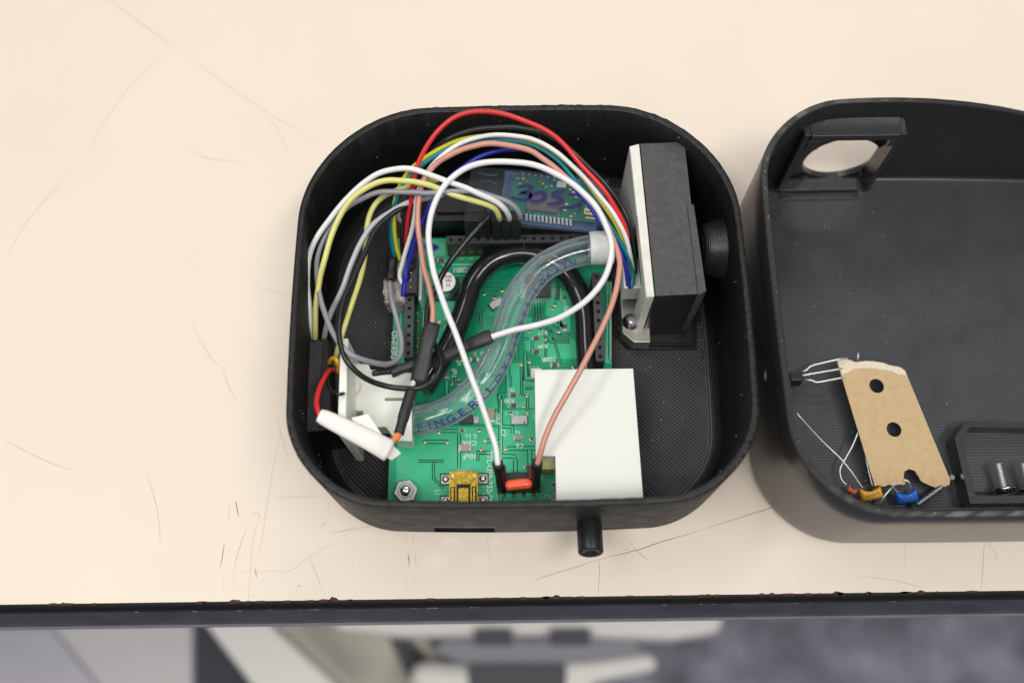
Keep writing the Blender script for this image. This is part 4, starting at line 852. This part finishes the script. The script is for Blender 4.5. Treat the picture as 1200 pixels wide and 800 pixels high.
# screws in the bracket
def screw(u, label):
    h = P(u,571.5,6.0); root = thing('machine_screw', (h.x,h.y,2.7), label, 'screw', 'screws lying in the bracket of the lid'); tp_ = P(u-7,543,6.6)
    dr = (tp_-h).normalized(); b = MB(); L = (tp_-h).length
    prof = [(0,-.1)]; t = 0
    prof = [(.8,0)]
    while t < L-.4: prof += [(.68,t),(1.0,t+.3),(.68,t+.6)]; t += .6
    prof += [(.7,L),(0,L+.02)]; b.lathe(h, dr, prof, 20, smooth=False); b.build('threaded_shaft', M['screwsteel'], root)
    b = MB(); b.lathe(h, dr, [(0,-1.5),(1.4,-1.45),(2.3,-1.0),(2.75,-.3),(2.8,0),(1.1,.05)], 28); b.build('head', M['chrome'], root)
screw(1176.5, 'left one of the two small screws in the lid bracket'); screw(1206, 'right one of the two small screws, cut by the photo edge')

# ================================================================== PARTS LYING IN THE LID
def tilt(p): return 8.6-(p.x-78)*.07
kp = [(980.5,419.5),(986,421),(993,419.5),(1003,423),(1014,421.5),(1024,421.5),(1036,423),(1046,426),(1057,427.5),(1063.5,432)]+[(1118,560),(1116,566),(1111,568),(1106,566.5),(1100,569),(1094,567),(1088,565),(1082,561.5),(1079,556),(1075,549.5),(1068,547.5),(1062,550.5),(1061,557),(1064,563),(1062,566.5),(1055,566),(1049,568.5),(1044,566),(1038,569),(1031,567.5),(1026.5,568.5)]
random.seed(11); kk = []
for i in range(len(kp)):
    a_, c_ = kp[i], kp[(i+1)%len(kp)]; n = max(1, int(math.hypot(a_[0]-c_[0], a_[1]-c_[1])/1.6)) if (i < 9 or i > 9) and i < len(kp)-1 and i != 9 else 1
    for k in range(n):
        t = k/n; j = .35 if n > 1 else 0; kk.append((a_[0]+(c_[0]-a_[0])*t+random.uniform(-j,j), a_[1]+(c_[1]-a_[1])*t+random.uniform(-j,j)))
q = [P(u,v,8.3) for u,v in kk]
b = MB(); n = len(q); ar = sum(q[i].x*q[(i+1)%n].y-q[(i+1)%n].x*q[i].y for i in range(n)); q = q if ar > 0 else q[::-1]
lo_ = [b.av((p.x,p.y,tilt(p)-.45)) for p in q]; hi_ = [b.av((p.x,p.y,tilt(p))) for p in q]; b.af(lo_[::-1]); b.af(hi_)
for i in range(n): j = (i+1)%n; b.af((lo_[i],lo_[j],hi_[j],hi_[i]))
card = b.build('card_strip', M['card']); tag(card, 'torn kraft card strip with two punched holes in the lid', 'card strip')
cc = []
for u, v in ((1029,450.5),(1049.8,501.5)):
    p = P(u,v,8.3); b = MB(); b.cyl((p.x,p.y,3),(p.x,p.y,14), 2.02, n=32); cc.append(b.build('c', M['card']))
cut(card, cc)
b = MB()
up_ = [(981,419.8),(993,420.3),(1003,423.2),(1014,422),(1024,422),(1036,423.4),(1046,426.4),(1057,428),(1063,432.5),(1065,437),(1056,436.5),(1046,432.5),(1036,431.5),(1024,430),(1012,430),(1002,431),(994,436),(988,438)]
for i in (0,):
    q = [P(u,v,8.35) for u,v in up_]; ii = [b.av((p.x,p.y,tilt(p)+.06)) for p in q]; b.af(ii[::-1])
b.build('torn_edge', M['torn'], card)
b = MB()
for u, v in ((1027,484),(1028,489),(1029,493),(1030,498),(1025.5,503)): p = P(u,v,8.35); b.cyl((p.x,p.y,tilt(p)+.01),(p.x,p.y,tilt(p)+.05),.13,n=8)
b.build('ink_dots', M['scr_d'], card)
for n_, pts in enumerate(([(1057,428,8.6),(1052,426,9.2),(1047,424.5,9.0)],)): pass
tr_ = thing('transistor', P(938,441,6), 'small black transistor with three bent silver legs at the lid wall', 'transistor')
b = MB(); c = P(935,441.5,7.2); prof = [(c.x-1.6, c.y+2.2),(c.x+2.0,c.y+2.2),(c.x+2.3,c.y-2.4),(c.x-1.6,c.y-2.4)]
b.hull8([(c.x-2.4,c.y-2.0,4.6),(c.x+1.2,c.y-2.0,4.6),(c.x+1.2,c.y+1.9,4.6),(c.x-2.4,c.y+1.9,4.6),(c.x-2.4,c.y-1.3,7.8),(c.x+1.2,c.y-1.3,7.8),(c.x+1.2,c.y+1.2,7.8),(c.x-2.4,c.y+1.2,7.8)]); b.build('body', M['foamside'], tr_, bevel=.5, seg=3)
for pts in ([(940,435.5,7),(945,433.5,7),(949,429.5,7.2),(954,427.5,7.5),(978,421.8,8.6),(993,419.5,9.2)],[(937,440.5,7),(946,438.8,7),(981,432.8,8.2),(990,431,7.4)],[(943,445,7),(951,445.5,7),(956,447.8,7.1),(962,447.3,7.2),(984,443,8),(992,441.5,7.3)]):
    b = MB(); b.tube([P(*q_) for q_ in pts], .30, 8); b.build('leg', M['lead'], tr_)
b = MB(); b.tube([P(*q_) for q_ in ((1005.5,421.5,8.9),(1005.6,417,9.2),(1005.4,413.5,9.4))], .28, 8); st = b.build('wire_stub', M['lead']); tag(st, 'tiny bright wire stub standing at the card strip torn top', 'wire stub')
def disc(name, label, ctr, w_, h_, t_, ang, mt, leads, saddle=.25):
    c = P(*ctr); root = thing(name, c-V((0,0,t_/2)), label, 'capacitor'); b = MB(); rings = []
    b.M = Mx.Translation(c) @ Mx.Rotation(ang,4,'Z') @ Mx.Rotation(R_(12),4,'X')
    N = 28
    for lz, sc_ in ((-1,.55),(-.8,.86),(-.3,1),(.3,1),(.8,.86),(1,.55)):
        r_ = []
        for i in range(N):
            a = 2*math.pi*i/N; cx_, sy_ = math.cos(a), math.sin(a); e = 2/4.5
            x = math.copysign(abs(cx_)**e, cx_)*w_/2*sc_; y = math.copysign(abs(sy_)**e, sy_)*h_/2*sc_
            if y > 0: y -= saddle*h_*(1-(2*x/w_)**2)*1.7
            else: y -= -saddle*h_*.25*(1-(2*x/w_)**2)
            r_.append(V((x,y,lz*t_/2)))
        rings.append(r_)
    b.loft(rings, cap0=True, cap1=True); b.build('dipped_body', M[mt], root)
    for ld in leads: b = MB(); b.tube(cr([P(*q_) for q_ in ld], 6), .24, 8); b.build('lead', M['lead'], root)
disc('capacitor', 'mustard yellow dipped capacitor with two long leads beside the blue one', (1020.5,577,5.5), 5.8, 4.2, 2.6, R_(10), 'dip_yellow',
     [[(1011,571.5,5.5),(1007,566,6),(998,553,7),(985,537,8),(962,515,9.5),(933.5,484,13)],[(1022.5,569,5.5),(1019,556,6),(1014.5,535,6.6),(1013,520,7),(1012,508,7)]])
disc('capacitor', 'bright blue dipped capacitor at the lower end of the card strip', (1062.5,580.5,5.5), 5.7, 4.4, 2.6, R_(8), 'dip_blue',
     [[(1053,577,5.5),(1048,572,6.3),(1047.5,567,7.2),(1050,562,7.2)],[(1066.5,573,5.5),(1066.5,567,7.2),(1063,563,7.6),(1059,562,7.4)]])
disc('capacitor', 'orange-red component half hidden by the lid rim', (998.5,573.5,5), 2.6, 2.4, 2.2, R_(-30), 'dip_red', [[(992,568,5),(986,561,5),(984.3,550,5.4),(989,540,6),(999,522,6.6),(1006,505,7)]])
b = MB(); b.tube([P(*q_) for q_ in ((1030,590.5,5),(1038,579,5.6),(1047.5,568,6.5))], .3, 8); tag(b.build('lead_offcut', M['lead']), 'short straight silver lead between the yellow and blue capacitors', 'metal lead')
h = P(1074,592,5.5); e = P(1104,570,5.5); rod = MB(); dr = (e-h).normalized(); Ln = (e-h).length; prof = [(0,0),(.6,0)]; t = 0
while t < Ln-.4: prof += [(.62,t+.02),(.85,t+.2),(.62,t+.38)]; t += .4
prof += [(0,Ln)]; rod.lathe(h, dr, prof, 18, smooth=False); tag(rod.build('threaded_rod', M['steel']), 'thin dark threaded rod slanting out from under the card strip', 'threaded rod')
b = MB(); p = P(1115.5,559,5); b.cyl((p.x,p.y,2.6),(p.x,p.y,5.2),.7,n=16); tag(b.build('steel_pin', M['chrome']), 'small bright metal pin at the right lower corner of the card', 'pin')
